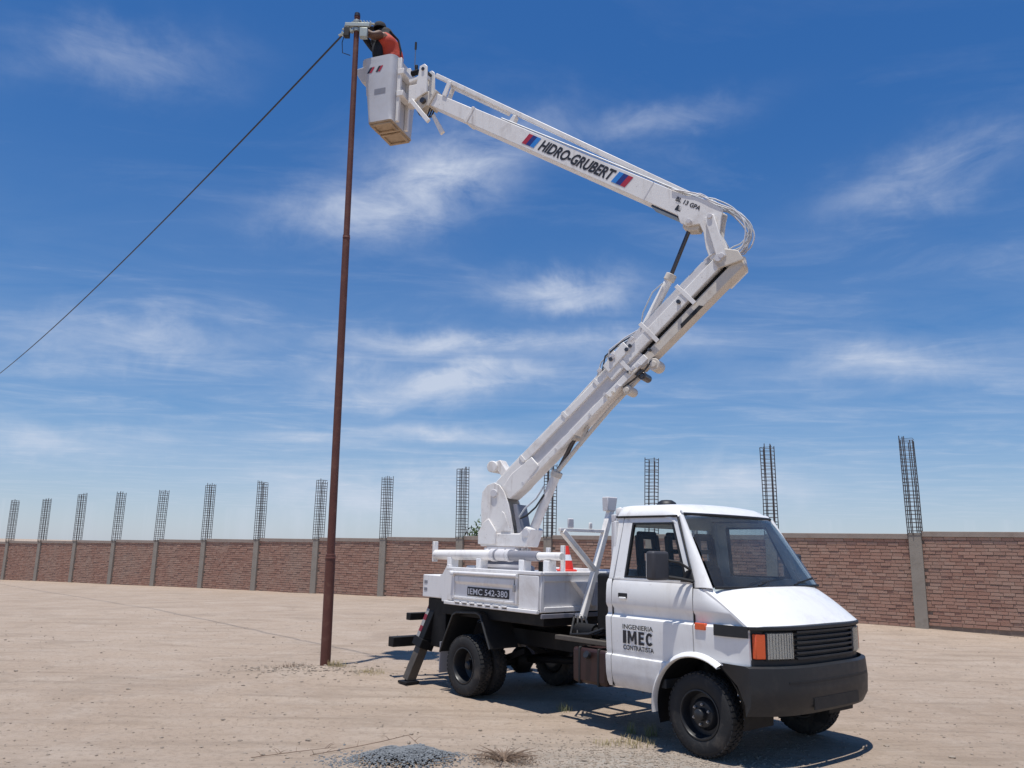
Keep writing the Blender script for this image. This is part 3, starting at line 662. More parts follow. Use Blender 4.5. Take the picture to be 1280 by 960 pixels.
for sd in (0, 1):
    m = sidemap(sd); th = (0, 0.03 if sd == 0 else -0.03, 0)
    def strip(xa, xb, zz):
        return [[(lerp(xa(z), xb(z), k / 8), m(prof_y(z)), z) for k in range(9)] for z in zz]
    if cab is None:
        # core of the cab: floor, bulkheads, sills
        core = MB(); core.box(2.60, 3.30, 0.07, 1.93, 0.55, 0.64); core.box(2.56, 2.60, 0.07, 1.93, 0.55, 1.58)
        core.box(3.30, 3.36, 0.60, 1.40, 0.60, 1.30); core.box(4.0, 4.05, 0.25, 1.75, 0.6, 1.3)
        cab = core.build('cab', 'dash_grey', truck, bevel=0.008)
    # rear corner post (B pillar strip), door, wing
    MB().sheet(strip(lambda z: 2.555, lambda z: 2.628, zs), th).build('rear_corner', 'cab_white', cab)
    dz_ = [z for z in zs]
    dr = MB().sheet(strip(lambda z: 2.640, lambda z: min(3.70, arch_x(z, -1) - 0.004) if z < 0.92 else 3.70, dz_), th).build('door', 'cab_white', truck)
    # wing between door and nose; lower part cut by the wheel arch
    zw = [z for z in zs if z >= 0.92]
    rows = []
    for z in [1.535] + [z for z in zw if z < 1.535]:
        # front limit: hood line above, nose below
        xr = 3.80 + 0.50 * min(1, max(0, (1.535 - z) / 0.30)) ** (1 / 1.05)
        rows.append([(lerp(3.712, xr, k / 10), m(prof_y(z) + 0.035 * (k / 10) ** 3), z) for k in range(11)])
    for z in [0.905, 0.88, 0.86]:
        a = arch_x(z, 1)
        rows.append([(lerp(a if z < .915 else 3.712, 4.30, k / 10), m(prof_y(z) + 0.035 * (k / 10) ** 3), z) for k in range(11)])
    wing = MB().sheet(rows, th).build('wing', 'cab_white', cab)
    # flared wheel arch lip
    lip = []
    for k in range(25):
        a = R(188 - k * 130 / 24); lip.append((ARC[0] + 0.505 * math.cos(a), ARC[1] + 0.505 * math.sin(a)))
    L1 = [[(x + 0.04 * math.cos(math.atan2(z - ARC[1], x - ARC[0])), m(0.004), z + 0.04 * math.sin(math.atan2(z - ARC[1], x - ARC[0]))) for x, z in lip],
          [(x + 0.02 * math.cos(math.atan2(z - ARC[1], x - ARC[0])), m(-0.035), z + 0.02 * math.sin(math.atan2(z - ARC[1], x - ARC[0]))) for x, z in lip],
          [(x, m(-0.045), z) for x, z in lip], [(x - 0.012 * math.cos(math.atan2(z - ARC[1], x - ARC[0])), m(-0.03), z - 0.012 * math.sin(math.atan2(z - ARC[1], x - ARC[0]))) for x, z in lip],
          [(x, m(0.05), z) for x, z in lip]]
    MB().sheet(L1).build('wheel_arch', 'cab_white', cab, sharp=60)
    # dark inner arch
    inn = [[(ARC[0] + 0.50 * math.cos(R(200 - k * 10.5)), m(y), ARC[1] + 0.50 * math.sin(R(200 - k * 10.5))) for k in range(21)] for y in (0.03, 0.50)]
    MB().sheet(inn, (0, 0, 0.01)).build('wheel_housing', 'chassis_black', cab)
    # door upper frame around the window
    T = lambda x, z, o=0.0: (x, m(top_y(z) + o), z)
    outer = [(2.640, 1.588), (3.695, 1.588), (3.420, 2.235), (2.690, 2.235)]
    inner = [(2.785, 1.606), (3.615, 1.606), (3.372, 2.180), (2.815, 2.180)]
    fm = MB()
    a = [T(*p) for p in outer]; b = [T(*p) for p in inner]; a2 = [T(*p, 0.035) for p in outer]; b2 = [T(*p, 0.035) for p in inner]
    for k in range(4):
        j = (k + 1) % 4; fm.hexa([a[k], a[j], b[j], b[k]], [a2[k], a2[j], b2[j], b2[k]])
    fm.build('window_frame', 'cab_white', dr, bevel=0.004)
    sl = MB(); inn2 = [(2.812, 1.625), (3.582, 1.625), (3.355, 2.160), (2.838, 2.160)]
    b = [T(*p, -0.004) for p in inner]; c = [T(*p, -0.004) for p in inn2]; b2 = [T(*p, 0.03) for p in inner]; c2 = [T(*p, 0.03) for p in inn2]
    for k in range(4):
        j = (k + 1) % 4; sl.hexa([b[k], b[j], c[j], c[k]], [b2[k], b2[j], c2[j], c2[k]])
    sl.build('window_seal', 'seal_black', dr)
    g = MB(); g.hexa([T(*p, 0.014) for p in inn2], [T(*p, 0.018) for p in inn2]); g.build('window_glass', 'side_glass', dr, sharp=None)
    # belt trim and shut lines
    MB().box(2.64, 3.695, *sorted((m(0.028), m(0.05))), 1.580, 1.597).build('belt_trim', 'cab_white', dr)
    MB().box(3.701, 3.711, *sorted((m(0.014), m(0.05))), 0.90, 1.585).build('shut_line', 'seal_black', cab)
    MB().box(2.629, 2.639, *sorted((m(0.018), m(0.05))), 0.50, 1.585).build('shut_line', 'seal_black', cab)
    # handle
    hd = MB().box(2.73, 2.86, *sorted((m(-0.003), m(0.02))), 1.395, 1.445).build('handle', 'seal_black', dr, bevel=0.006)
    MB().box(2.76, 2.85, *sorted((m(-0.028), m(-0.004))), 1.382, 1.405).build('handle_grip', 'cab_white', dr, bevel=0.006)
    # A pillar: convex strip between the door frame and the windscreen edge
    rows = []
    for i in range(9):
        tt = i / 8; p0 = Vector(T(lerp(3.712, 3.432, tt), lerp(1.545, 2.245, tt), 0.002 if tt > .05 else 0.0))
        p1 = Vector((lerp(3.905, 3.462, tt), m(lerp(0.062, 0.205, tt)), lerp(1.545, 2.258, tt))); nrm = Vector((0.55, -1 if sd == 0 else 1, 0.25)).normalized()
        rows.append([p0.lerp(p1, c_ / 6) + nrm * (0.03 * math.sin(PI * c_ / 6) ** 0.7) for c_ in range(7)])
    MB().sheet(rows, (-0.02, 0.03 if sd == 0 else -0.03, -0.01)).build('pillar', 'cab_white', cab, sharp=50)
    # quarter panel under the pillar down to the wing, and black seam
    MB().tube([T(3.705, 1.60, -0.004), T(3.60, 1.83, -0.004), T(3.425, 2.236, -0.004)], 0.011, 6).build('pillar_seal', 'seal_black', cab)
    # rear quarter pillar above the belt
    MB().hexa([T(2.560, 1.587), T(2.630, 1.587), T(2.680, 2.24), T(2.585, 2.24)], [T(2.560, 1.587, .05), T(2.630, 1.587, .05), T(2.680, 2.24, .05), T(2.585, 2.24, .05)]).build('rear_pillar', 'cab_white', cab, bevel=0.006)
    # rain gutter
    MB().tube([T(2.58, 2.245, -0.012), T(3.42, 2.245, -0.012)], 0.012, 6).build('rain_gutter', 'seal_black', cab)
    # side marker, black band wrapping to the lamps
    MB().box(3.735, 3.86, *sorted((m(-0.018), m(0.02))), 1.158, 1.222).build('side_marker', 'amber_lens', cab, bevel=0.008)
    bandpts = [(3.955, 0.012), (4.10, 0.014), (4.22, 0.03), (4.30, 0.055)]
    MB().sheet([[(x, m(y - 0.03), z) for x, y in bandpts] for z in (1.225, 1.215, 1.135, 1.125)], (0, 0.03 if sd == 0 else -0.03, 0)).build('side_trim', 'plastic_black', cab)
    # mirror
    mr = MB(); mr.box(3.40, 3.51, *sorted((m(-0.33), m(-0.09))), 1.605, 1.885)
    mo = mr.build('mirror', 'mirror_grey', truck, bevel=0.028, seg=3)
    MB().box(3.394, 3.3985, *sorted((m(-0.31), m(-0.11))), 1.63, 1.86).build('mirror_glass', 'lamp_glass', mo)
    am = MB(); am.tube([(3.47, m(-0.10), 1.80), (3.58, m(-0.03), 1.78), (3.66, m(0.045), 1.71)], 0.013, 8); am.tube([(3.47, m(-0.11), 1.64), (3.60, m(-0.045), 1.625), (3.70, m(0.03), 1.60)], 0.016, 8)
    am.build('mirror_arm', 'seal_black', mo)
    MB().prism([(3.54, 1.592), (3.70, 1.592), (3.645, 1.715), (3.60, 1.70)], lambda u, v, w: (u, m(top_y(v) + w), v), -0.012, 0.03).build('mirror_base', 'seal_black', mo, bevel=0.004)
    if sd == 0:
        for body, z, h, w, m_, bo in (('INGENIERIA', 1.085, 0.048, 0.41, 'decal_black', 0.012), ('IMEC', 0.942, 0.128, 0.41, 'decal_black', 0.022), ('CONTRATISTA', 0.878, 0.048, 0.41, 'decal_black', 0.012)):
            yy = min(prof_y(z), prof_y(z + h)) - 0.003
            if body != 'IMEC':
                lettering(body, m_, dr, (2.800, yy, z), (1, 0, 0), (0, prof_y(z + h) - prof_y(z), h), w, h, bold=bo); continue
            ring_ = [(0.5 + r_ * 0.5 * math.cos(R(a_)), 0.5 + r2_ * 0.5 * math.sin(R(a_))) for r_, r2_, rng in ((1, 1, range(40, 321, 20)), (0.45, 0.56, range(320, 39, -20))) for a_ in rng]
            for x_, w_, poly in ((0.0, .115, [(0, 0), (1, 0), (1, 1), (0, 1)]),
                                 (0.16, .30, [(0, 0), (0, 1), (.28, 1), (.5, .5), (.72, 1), (1, 1), (1, 0), (.77, 0), (.77, .62), (.58, .2), (.42, .2), (.23, .62), (.23, 0)]),
                                 (0.52, .19, [(0, 0), (0, 1), (1, 1), (1, .8), (.38, .8), (.38, .61), (.9, .61), (.9, .41), (.38, .41), (.38, .2), (1, .2), (1, 0)]),
                                 (0.755, .245, ring_)):
                MB().add([(2.800 + w * (x_ + w_ * u_), yy, z + h * v_) for u_, v_ in poly], [tuple(range(len(poly)))]).build('lettering', m_, dr, sharp=None)

# roof
rows = []
for i in range(17):
    tt = i / 16; x = lerp(2.545, 3.52, tt); row = []
    ez = 0.10 * (1 - min(1, tt / 0.08)) ** 2 + 0.12 * max(0, (tt - 0.72) / 0.28) ** 2.2
    for j in range(21):
        s_ = j / 20; y = lerp(0.145, 1.855, s_); e = abs(s_ - 0.5) * 2
        fx = x - 0.075 * e ** 3 * max(0, (tt - .4) / .6)
        row.append((fx, y, 2.385 - 0.03 * e * e - 0.095 * max(0, (e - 0.86) / 0.14) ** 2 - ez + 0.01))
    rows.append(row)
roof = MB().sheet(rows, (0, 0, -0.03)).build('roof', 'cab_white', cab, sharp=60)
MB().lathe([(0, .075), (.06, .07), (.10, .045), (.115, .01), (.115, 0), (0, 0)], (2.90, 0.62, 2.375), 'z', 20).build('roof_vent', 'plastic_black', roof, sharp=40)
# rear wall with window opening
rw = MB()
rw.box(2.562, 2.598, 0.10, 1.90, 1.581, 1.68); rw.box(2.59, 2.625, 0.19, 1.81, 2.14, 2.30); rw.box(2.575, 2.612, 0.10, 0.24, 1.681, 2.20); rw.box(2.575, 2.612, 1.76, 1.90, 1.681, 2.20)
rw.build('rear_wall', 'cab_white', cab, bevel=0.006)
MB().box(2.590, 2.594, 0.24, 1.76, 1.68, 2.14).build('rear_glass', 'side_glass', cab, sharp=None)
# windscreen
NB = 13
def wsb(k): y = lerp(0.075, 1.925, k / (NB - 1)); return Vector((3.90 + 0.13 * (1 - (abs(1 - y)) ** 2.2), y, 1.555))
def wst(k): y = lerp(0.215, 1.785, k / (NB - 1)); return Vector((3.445 + 0.085 * (1 - (abs(1 - y) / .8) ** 2.2), y, 2.262))
rows = [[wsb(k).lerp(wst(k), i / 6) + Vector((0.012, 0, 0.012)) * math.sin(PI * i / 6) for k in range(NB)] for i in range(7)]
MB().sheet(rows, (-0.004, 0, -0.003)).build('windscreen', 'windscreen_glass', cab, sharp=None)
sl = MB(); sl.tube([wsb(k) + Vector((0.004, 0, -0.004)) for k in range(NB)], 0.014, 8); sl.tube([wst(k) + Vector((0.004, 0, 0.006)) for k in range(NB)], 0.016, 8)
sl.build('windscreen_seal', 'seal_black', cab)
MB().sheet([[wst(k) + Vector((0.010 + .02 * i, 0, 0.006 + 0.035 * i)) + Vector((-0.05 * i, 0, 0)) for k in range(NB)] for i in (0, 1)], (-0.03, 0, 0.01)).build('header_rail', 'cab_white', cab)
for y0 in (0.55, 1.2):
    wp = MB(); wp.tube([(4.02, y0 + .1, 1.57), (3.99, y0 + .3, 1.60), (3.965, y0 + .55, 1.635)], 0.008, 6); wp.tube([(4.00, y0 + .2, 1.595), (3.975, y0 + .62, 1.63)], 0.005, 5); wp.build('wiper', 'seal_black', cab)
# bonnet
rows = []
for i in range(13):
    tt = i / 12; row = []
    for j in range(17):
        y = lerp(0.030, 1.970, j / 16); e = abs(1 - y); x0 = 3.80 + 0.235 * (1 - e ** 2.6); x1 = xfront(y) - 0.02
        zc = lerp(1.548, 1.228, tt ** 1.08) + 0.028 * (1 - e ** 3) * math.sin(PI * min(1, tt * 1.05)) + 0.012 * (1 - e * e)
        if e > 0.93: zc -= 0.012
        row.append((lerp(x0, x1, tt), y, zc))
    rows.append(row)
bon = MB().sheet(rows, (-0.012, 0, -0.02)).build('bonnet', 'cab_white', cab, sharp=60)
# nose: grille, lamps, bumper
def nose_strip(y0, y1, z0, z1, off, th, n=12):
    return MB().sheet([[(xfront(lerp(y0, y1, k / n)) + off, lerp(y0, y1, k / n), z) for k in range(n + 1)] for z in (z1, z0)], (-th, 0, 0))
nose_strip(0.05, 1.95, 0.895, 1.215, -0.06, 0.03, 24).build('grille_back', 'plastic_black', cab)
for k in range(6): nose_strip(0.50, 1.50, 0.93 + k * 0.047, 0.952 + k * 0.047, -0.012, 0.045).build('grille_slat', 'plastic_black', cab, bevel=0.003)
nose_strip(0.05, 1.95, 0.83, 0.935, -0.045, 0.03, 24).build('grille_sill', 'plastic_black', cab)
nose_strip(0.03, 1.97, 1.196, 1.226, -0.004, 0.05, 24).build('grille_rail', 'plastic_black', cab, bevel=0.004)
for sd in (0, 1):
    m = sidemap(sd)
    hl = nose_strip(*sorted((m(0.17), m(0.47))), 0.930, 1.182, -0.030, 0.03).build('headlamp', 'rim_black', cab, bevel=0.006)
    nose_strip(*sorted((m(0.185), m(0.455))), 0.945, 1.167, -0.026, 0.01).build('reflector', 'lamp_metal', hl)
    for k in range(9): yy = 0.20 + k * 0.03; nose_strip(*sorted((m(yy), m(yy + 0.012))), 0.948, 1.164, -0.020, 0.005, 2).build('lens_rib', 'lamp_metal', hl)
    nose_strip(*sorted((m(0.18), m(0.46))), 0.940, 1.172, -0.012, 0.003).build('lamp_cover', 'side_glass', hl)
    nose_strip(*sorted((m(0.075), m(0.155))), 0.945, 1.165, -0.012, 0.04).build('indicator', 'amber_lens', cab, bevel=0.008)
    nose_strip(*sorted((m(0.24), m(0.46))), 0.60, 0.72, 0.052, 0.03).build('fog_lamp', 'lamp_glass', cab, bevel=0.008)
zb = [(0.885, 0.0), (0.87, 0.045), (0.70, 0.06), (0.55, 0.05), (0.46, 0.0)]
def bump_row(z, o):
    pts = [(4.245, -0.012 + (0.03 if z < .5 or z > .88 else 0))]
    r = [(xfront(lerp(0.0, 2.0, k / 24)) + o - 0.02 * (abs(k - 12) / 12) ** 6, lerp(-0.015, 2.015, k / 24), z) for k in range(25)]
    ax = arch_x(z, 1) + 0.03 if z > 0.42 else 4.2
    return [(ax, 0.015, z)] + [(lerp(ax, r[0][0], .6), -0.012, z)] + r + [(lerp(ax, r[-1][0], .6), 2.012, z)] + [(ax, 1.985, z)]
MB().sheet([bump_row(z, o) for z, o in zb]).build('bumper', 'plastic_black', cab, sharp=50)
nose_strip(0.30, 1.70, 0.735, 0.755, 0.062, 0.012, 16).build('bumper_groove', 'seal_black', cab)
nose_strip(0.60, 1.40, 0.50, 0.60, 0.060, 0.012, 12).build('air_intake', 'seal_black', cab)

# cab interior
def seat(y, w=0.44):
    s_ = MB(); s_.box(2.85, 3.33, y - w / 2, y + w / 2, 0.95, 1.10)
    o = s_.build('seat', 'upholstery', truck, bevel=0.04)
    MB().hexa([(2.80, y - w / 2, 1.06), (2.95, y - w / 2, 1.06), (2.95, y + w / 2, 1.06), (2.80, y + w / 2, 1.06)],
              [(2.70, y - w / 2.3, 1.73), (2.80, y - w / 2.3, 1.73), (2.80, y + w / 2.3, 1.73), (2.70, y + w / 2.3, 1.73)]).build('backrest', 'upholstery', o, bevel=0.035)
    hr = MB(); yy = 0.145
    for s in (-1, 1): hr.beam((2.745, y + s * yy, 1.715), (2.705, y + s * (yy - .015), 2.06), 0.085, 0.07, up=(1, 0, 0))
    for z in (1.755, 1.885, 2.055): hr.beam((2.74 - (z - 1.72) * .11, y - yy, z), (2.74 - (z - 1.72) * .11, y + yy, z), 0.062, 0.052 if z < 2 else 0.085)
    hr.build('headrest', 'upholstery', o, bevel=0.02)
seat(0.50); seat(1.00); seat(1.52)
MB().prism([(3.45, 1.02), (3.98, 1.02), (4.0, 1.50), (3.72, 1.515), (3.50, 1.40)], lambda u, v, w: (u, w, v), 0.10, 1.90).build('dashboard', 'dash_grey', truck, bevel=0.04)
sw = MB(); c0 = Vector((3.38, 1.50, 1.47)); ax_ = Vector((0.62, 0, -0.78)).normalized(); e1_ = Vector((0, 1, 0)); e2_ = ax_.cross(e1_)
sw.tube([c0 + e1_ * 0.2 * math.cos(2 * PI * k / 24) + e2_ * 0.2 * math.sin(2 * PI * k / 24) for k in range(25)], 0.015, 8)
for a in (R(30), R(150), R(270)): sw.beam(c0, c0 + (e1_ * math.cos(a) + e2_ * math.sin(a)) * 0.195, 0.025, 0.015)
sw.cyl(c0, c0 + ax_ * 0.35, 0.025, 12); sw.build('steering_wheel', 'seal_black', truck)

# ---- crane
XT = -0.36; AZ = R(150.7) - TRUCK_RZ
DIR = Vector((math.cos(AZ), math.sin(AZ), 0)); NEAR = Vector((math.cos(AZ + PI / 2), math.sin(AZ + PI / 2), 0)); T0 = Vector((XT, 1.0, 0))
def BP(s, z, w): return T0 + DIR * s + NEAR * w + Vector((0, 0, z))
# pedestal, slewing ring
pd = MB(); pd.lathe([(0, 1.56), (0.40, 1.56), (0.40, 1.62), (0.33, 1.66), (0.30, 1.72), (0, 1.72)], (XT, 1.0, 0), 'z', 32)
pdo = pd.build('pedestal', 'grey_paint', truck)
rg = MB(); rg.lathe([(0, 1.721), (0.335, 1.721), (0.345, 1.74), (0.345, 1.84), (0.33, 1.86), (0.30, 1.87), (0.30, 1.90), (0, 1.90)], (XT, 1.0, 0), 'z', 40)
rgo = rg.build('slewing_ring', 'boom_grey', pdo)
for k in range(16):
    a = 2 * PI * k / 16; MB().cyl((XT + .325 * math.cos(a), 1 + .325 * math.sin(a), 1.855), (XT + .325 * math.cos(a), 1 + .325 * math.sin(a), 1.885), 0.014, 6).build('bolt', 'boom_grey', pdo)
# turret
tb = MB().prism([(0.34, 1.903), (0.35, 2.02), (0.27, 2.09), (-0.30, 2.09), (-0.40, 2.19), (-0.49, 2.15), (-0.40, 1.903)], BP, -0.20, 0.20)
turret = tb.build('turret', 'boom_white', truck, bevel=0.015)
plate = [(0.325, 2.05), (0.35, 2.50), (0.335, 2.68), (0.25, 2.78), (0.14, 2.815), (0.045, 2.775), (-0.03, 2.68), (-0.10, 2.52), (-0.15, 2.34), (-0.20, 2.09)]
for w in (-0.19, 0.16): MB().prism(plate, BP, w, w + 0.03).build('cheek_plate', 'boom_white', turret, bevel=0.006)
MB().prism([(0.30, 2.091), (0.32, 2.66), (0.295, 2.67), (0.27, 2.091)], BP, -0.159, 0.159).build('back_plate', 'boom_grey', turret, bevel=0.004)
MB().prism([(-0.25, 2.092), (-0.31, 2.092), (-0.22, 2.50), (-0.17, 2.50)], BP, -0.159, 0.159).build('front_plate', 'grey_paint', turret, bevel=0.004)
for w in (0.191, -0.221): MB().prism([(0.37, 1.93), (0.37, 2.10), (0.29, 2.24), (0.20, 2.30), (0.07, 2.12), (0.07, 1.93)], BP, w, w + 0.03).build('gusset', 'boom_white', turret, bevel=0.01)
MB().prism([(0.0, 2.12), (-0.01, 2.40), (-0.05, 2.38), (-0.16, 2.12)], BP, 0.191, 0.205).build('cover_plate', 'boom_white', turret, bevel=0.006)
MB().cyl(BP(0.13, 2.66, -0.215), BP(0.13, 2.66, 0.215), 0.055, 20).build('pivot_pin', 'boom_grey', turret, bevel=0.005)
cw = MB(); cw.cyl(BP(0.24, 3.06, -0.16), BP(0.24, 3.06, 0.10), 0.085, 24); cw.prism([(0.26, 3.12), (0.12, 3.16), (0.0, 2.98), (0.10, 2.92)], BP, -0.12, 0.06)
cw.build('level_link_head', 'boom_white', turret, bevel=0.01)
for w in (-0.21, 0.195): MB().cyl(BP(-0.40, 2.10, w), BP(-0.40, 2.10, w + 0.02), 0.055, 16).build('cylinder_lug', 'boom_grey', turret)

# lower boom: axis coordinates (a along, b across)
LU = (-0.745, 0.667); LP = (0.667, 0.745); LR = (-1.16, 3.95)
def LB(a, b, w): return BP(LR[0] + a * LU[0] + b * LP[0], LR[1] + a * LU[1] + b * LP[1], w)
lowb = MB(); lowb.prism([(-1.72, -0.30), (-1.60, -0.325), (1.1, -0.31), (1.1, -0.035), (-1.60, -0.03), (-1.74, -0.10)], LB, -0.10, 0.10)
lower = lowb.build('lower_boom', 'boom_grey', truck, bevel=0.008)
MB().prism([(-1.85, -0.02), (-1.70, 0.03), (0.95, 0.01), (0.95, -0.075), (-1.55, -0.085), (-1.80, -0.12)], LB, -0.135, 0.135).build('top_flange', 'boom_white', lower, bevel=0.008)
MB().prism([(-1.55, -0.33), (1.12, -0.33), (1.12, -0.235), (-1.55, -0.25)], LB, -0.135, 0.135).build('bottom_flange', 'boom_white', lower, bevel=0.008)
MB().prism([(-1.83, -0.13), (-1.45, -0.06), (-1.05, -0.10), (-1.05, -0.28), (-1.45, -0.335), (-1.70, -0.32)], LB, -0.145, 0.145).build('root_doubler', 'boom_white', lower, bevel=0.01)
# upper half: outer sleeve, black-filled gap and under-tube
MB().prism([(0.75, 0.10), (2.62, 0.105), (2.70, 0.05), (2.70, 0.0), (0.75, 0.0)], LB, -0.09, 0.09).build('hose_tray', 'boom_grey', lower, bevel=0.006)
MB().prism([(0.55, -0.015), (2.78, 0.0), (2.80, -0.155), (0.55, -0.17)], LB, -0.145, 0.145).build('outer_sleeve', 'boom_white', lower, bevel=0.01)
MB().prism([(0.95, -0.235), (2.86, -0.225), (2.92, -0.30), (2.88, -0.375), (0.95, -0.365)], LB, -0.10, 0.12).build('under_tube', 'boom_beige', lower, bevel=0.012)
MB().prism([(1.05, -0.165), (2.70, -0.155), (2.70, -0.23), (1.05, -0.24)], LB, -0.05, 0.05).build('gap_shade_web', 'chassis_black', lower)  # fills the gap; the gap's shade is put into its black colour
for k in range(5): MB().tube([LB(0.82 + 0.02 * k, 0.11, -0.06 + 0.028 * k), LB(1.6, 0.118 + .004 * (k % 2), -0.06 + 0.028 * k), LB(2.55, 0.115, -0.06 + 0.03 * k)], 0.011, 6).build('hose', 'hose_grey', lower)
for a0 in (0.80, 1.35, 2.05): MB().prism([(a0, -0.26), (a0, 0.12), (a0 + 0.06, 0.12), (a0 + 0.06, -0.26)], LB, 0.1465, 0.156).build('clamp_plate', 'boom_white', lower, bevel=0.004)
MB().prism([(0.60, 0.075), (1.04, 0.105), (1.04, -0.05), (0.60, -0.06)], LB, 0.147, 0.165).build('sleeve_plate', 'boom_white', lower, bevel=0.008)
for a0, b0 in ((1.0, -0.02), (1.95, -0.08), (0.75, 0.05)): MB().cyl(LB(a0, b0, 0.147), LB(a0, b0, 0.185), 0.028, 14).build('pin', 'rod_dark', lower)
MB().prism([(1.72, -0.366), (1.75, -0.315), (2.10, -0.315), (2.13, -0.368)], LB, 0.121, 0.128).build('black_strip', 'seal_black', lower)
# end head of lower boom
MB().prism([(2.55, -0.37), (2.86, -0.37), (2.98, -0.20), (2.90, 0.06), (2.60, 0.10), (2.48, -0.05)], LB, -0.17, -0.12).build('end_cheek', 'boom_white', lower, bevel=0.01)
MB().prism([(2.62, -0.16), (2.92, -0.33), (2.96, -0.18), (2.86, -0.02), (2.66, 0.0)], LB, 0.13, 0.17).build('end_cheek', 'boom_beige', lower, bevel=0.01)
MB().cyl(LB(2.72, -0.06, -0.20), LB(2.72, -0.06, 0.20), 0.05, 18).build('knee_pin', 'boom_grey', lower)
# sheaves and clamps hanging under the boom
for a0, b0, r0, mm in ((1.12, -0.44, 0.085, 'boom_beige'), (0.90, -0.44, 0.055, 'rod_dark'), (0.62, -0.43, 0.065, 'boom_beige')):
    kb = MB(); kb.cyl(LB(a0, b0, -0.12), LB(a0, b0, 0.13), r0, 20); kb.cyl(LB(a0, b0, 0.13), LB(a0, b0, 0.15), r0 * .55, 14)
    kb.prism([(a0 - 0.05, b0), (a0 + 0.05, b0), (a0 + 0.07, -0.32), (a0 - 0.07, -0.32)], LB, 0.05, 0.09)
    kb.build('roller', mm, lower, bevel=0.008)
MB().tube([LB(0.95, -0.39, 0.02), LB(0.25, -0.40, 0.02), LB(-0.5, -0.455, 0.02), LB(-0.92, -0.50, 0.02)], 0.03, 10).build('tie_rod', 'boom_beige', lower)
MB().tube([LB(-0.15, -0.34, 0.02), LB(-0.42, -0.46, 0.02)], 0.03, 8).build('rod_link', 'boom_beige', lower)
MB().tube([LB(1.2, -0.36, 0.1), LB(1.0, -0.42, 0.16), LB(0.8, -0.40, 0.14), LB(0.6, -0.36, 0.12)], 0.012, 6).build('hose', 'hose_black', lower)
# thin pipes on top of the lower half
for w in (0.05, 0.10): MB().tube([LB(-1.86, 0.02, w), LB(-1.5, 0.045, w), LB(-0.2, 0.035, w), LB(0.72, 0.06, w)], 0.011, 6).build('pipe', 'boom_white', lower)
for a0 in (-1.2, -0.3, 0.35): MB().prism([(a0, -0.07), (a0, 0.04), (a0 + 0.05, 0.04), (a0 + 0.05, -0.07)], LB, 0.136, 0.15).build('pipe_clip', 'boom_white', lower, bevel=0.003)
rnd = random.Random(12)
for k in range(16):
    a0 = rnd.uniform(0.35, 1.25); b0 = rnd.choice((rnd.uniform(-0.02, 0.09), rnd.uniform(-0.33, -0.24))); w0 = 0.137 if a0 < .55 else 0.147
    if k % 3: MB().cyl(LB(a0, b0, w0), LB(a0, b0, w0 + rnd.uniform(.02, .05)), rnd.uniform(.012, .026), 8).build('fitting', rnd.choice(('boom_grey', 'rod_dark', 'boom_beige')), lower)
    else: MB().prism([(a0 - .03, b0 - .02), (a0 + .04, b0 - .025), (a0 + .035, b0 + .03), (a0 - .03, b0 + .025)], LB, w0, w0 + .03).build('fitting', rnd.choice(('boom_beige', 'boom_grey')), lower, bevel=.004)
for k in range(3): MB().tube([LB(0.45 + .1 * k, 0.03, 0.15), LB(0.62 + .1 * k, 0.13 + .02 * k, 0.16), LB(0.9 + .1 * k, 0.15, 0.10), LB(1.1 + .1 * k, 0.11, 0.05)], 0.010, 6).build('hose', ('hose_grey', 'hose_black', 'boom_grey')[k], lower)
for a0 in (-1.4, -0.7, 0.0): MB().cyl(LB(a0, -0.29, 0.136), LB(a0, -0.29, 0.148), 0.02, 8).build('bolt', 'boom_grey', lower)
# luffing cylinder
c1 = BP(-0.40, 2.10, 0.0); c2 = BP(-0.775, 2.92, 0.0); c3 = BP(-1.07, 3.44, 0.0)
lc = MB(); lc.cyl(c1, c2, 0.066, 20); lco = lc.build('luffing_cylinder', 'boom_white', truck, bevel=0.006)
MB().cyl(c2 - (c2 - c1).normalized() * .03, c2 + (c2 - c1).normalized() * .05, 0.082, 20).build('gland', 'boom_beige', lco, bevel=0.006)
MB().cyl(c2, c3, 0.032, 14).build('piston_rod', 'rod_dark', lco)
MB().cyl(c3 - NEAR * 0.10, c3 + NEAR * 0.10, 0.045, 14).build('rod_eye', 'boom_beige', lco)
for k in range(2):
    MB().tube([BP(-0.25 - .03 * k, 2.30, 0.14), BP(-0.34 - .03 * k, 2.44 - .1 * k, 0.12), BP(-0.50, 2.58 - .12 * k, 0.09), BP(-0.62, 2.76 - .12 * k, 0.07)], 0.013, 6).build('hose', 'hose_grey' if k == 0 else 'hose_black', lco)
# knee cylinder
k1 = BP(-2.06, 4.82, 0.0); k2 = BP(-2.50, 5.60, 0.0); k3 = BP(-2.82, 6.32, 0.0)
kc = MB().cyl(k1, k2, 0.058, 20).build('knee_cylinder', 'boom_white', truck, bevel=0.006)
kd = (k2 - k1).normalized()
MB().cyl(k2 - kd * .04, k2 + kd * .06, 0.078, 20).build('gland', 'boom_beige', kc, bevel=0.008)
MB().cyl(k2, k3, 0.030, 14).build('piston_rod', 'rod_dark', kc)
MB().cyl(k3 - NEAR * 0.14, k3 + NEAR * 0.14, 0.04, 14).build('rod_eye', 'boom_beige', kc)
MB().tube([BP(-2.42, 5.52, 0.07), BP(-2.28, 5.40, 0.10), BP(-2.14, 5.12, 0.11), BP(-2.10, 4.90, 0.09)], 0.010, 6).build('hose', 'hose_grey', kc)

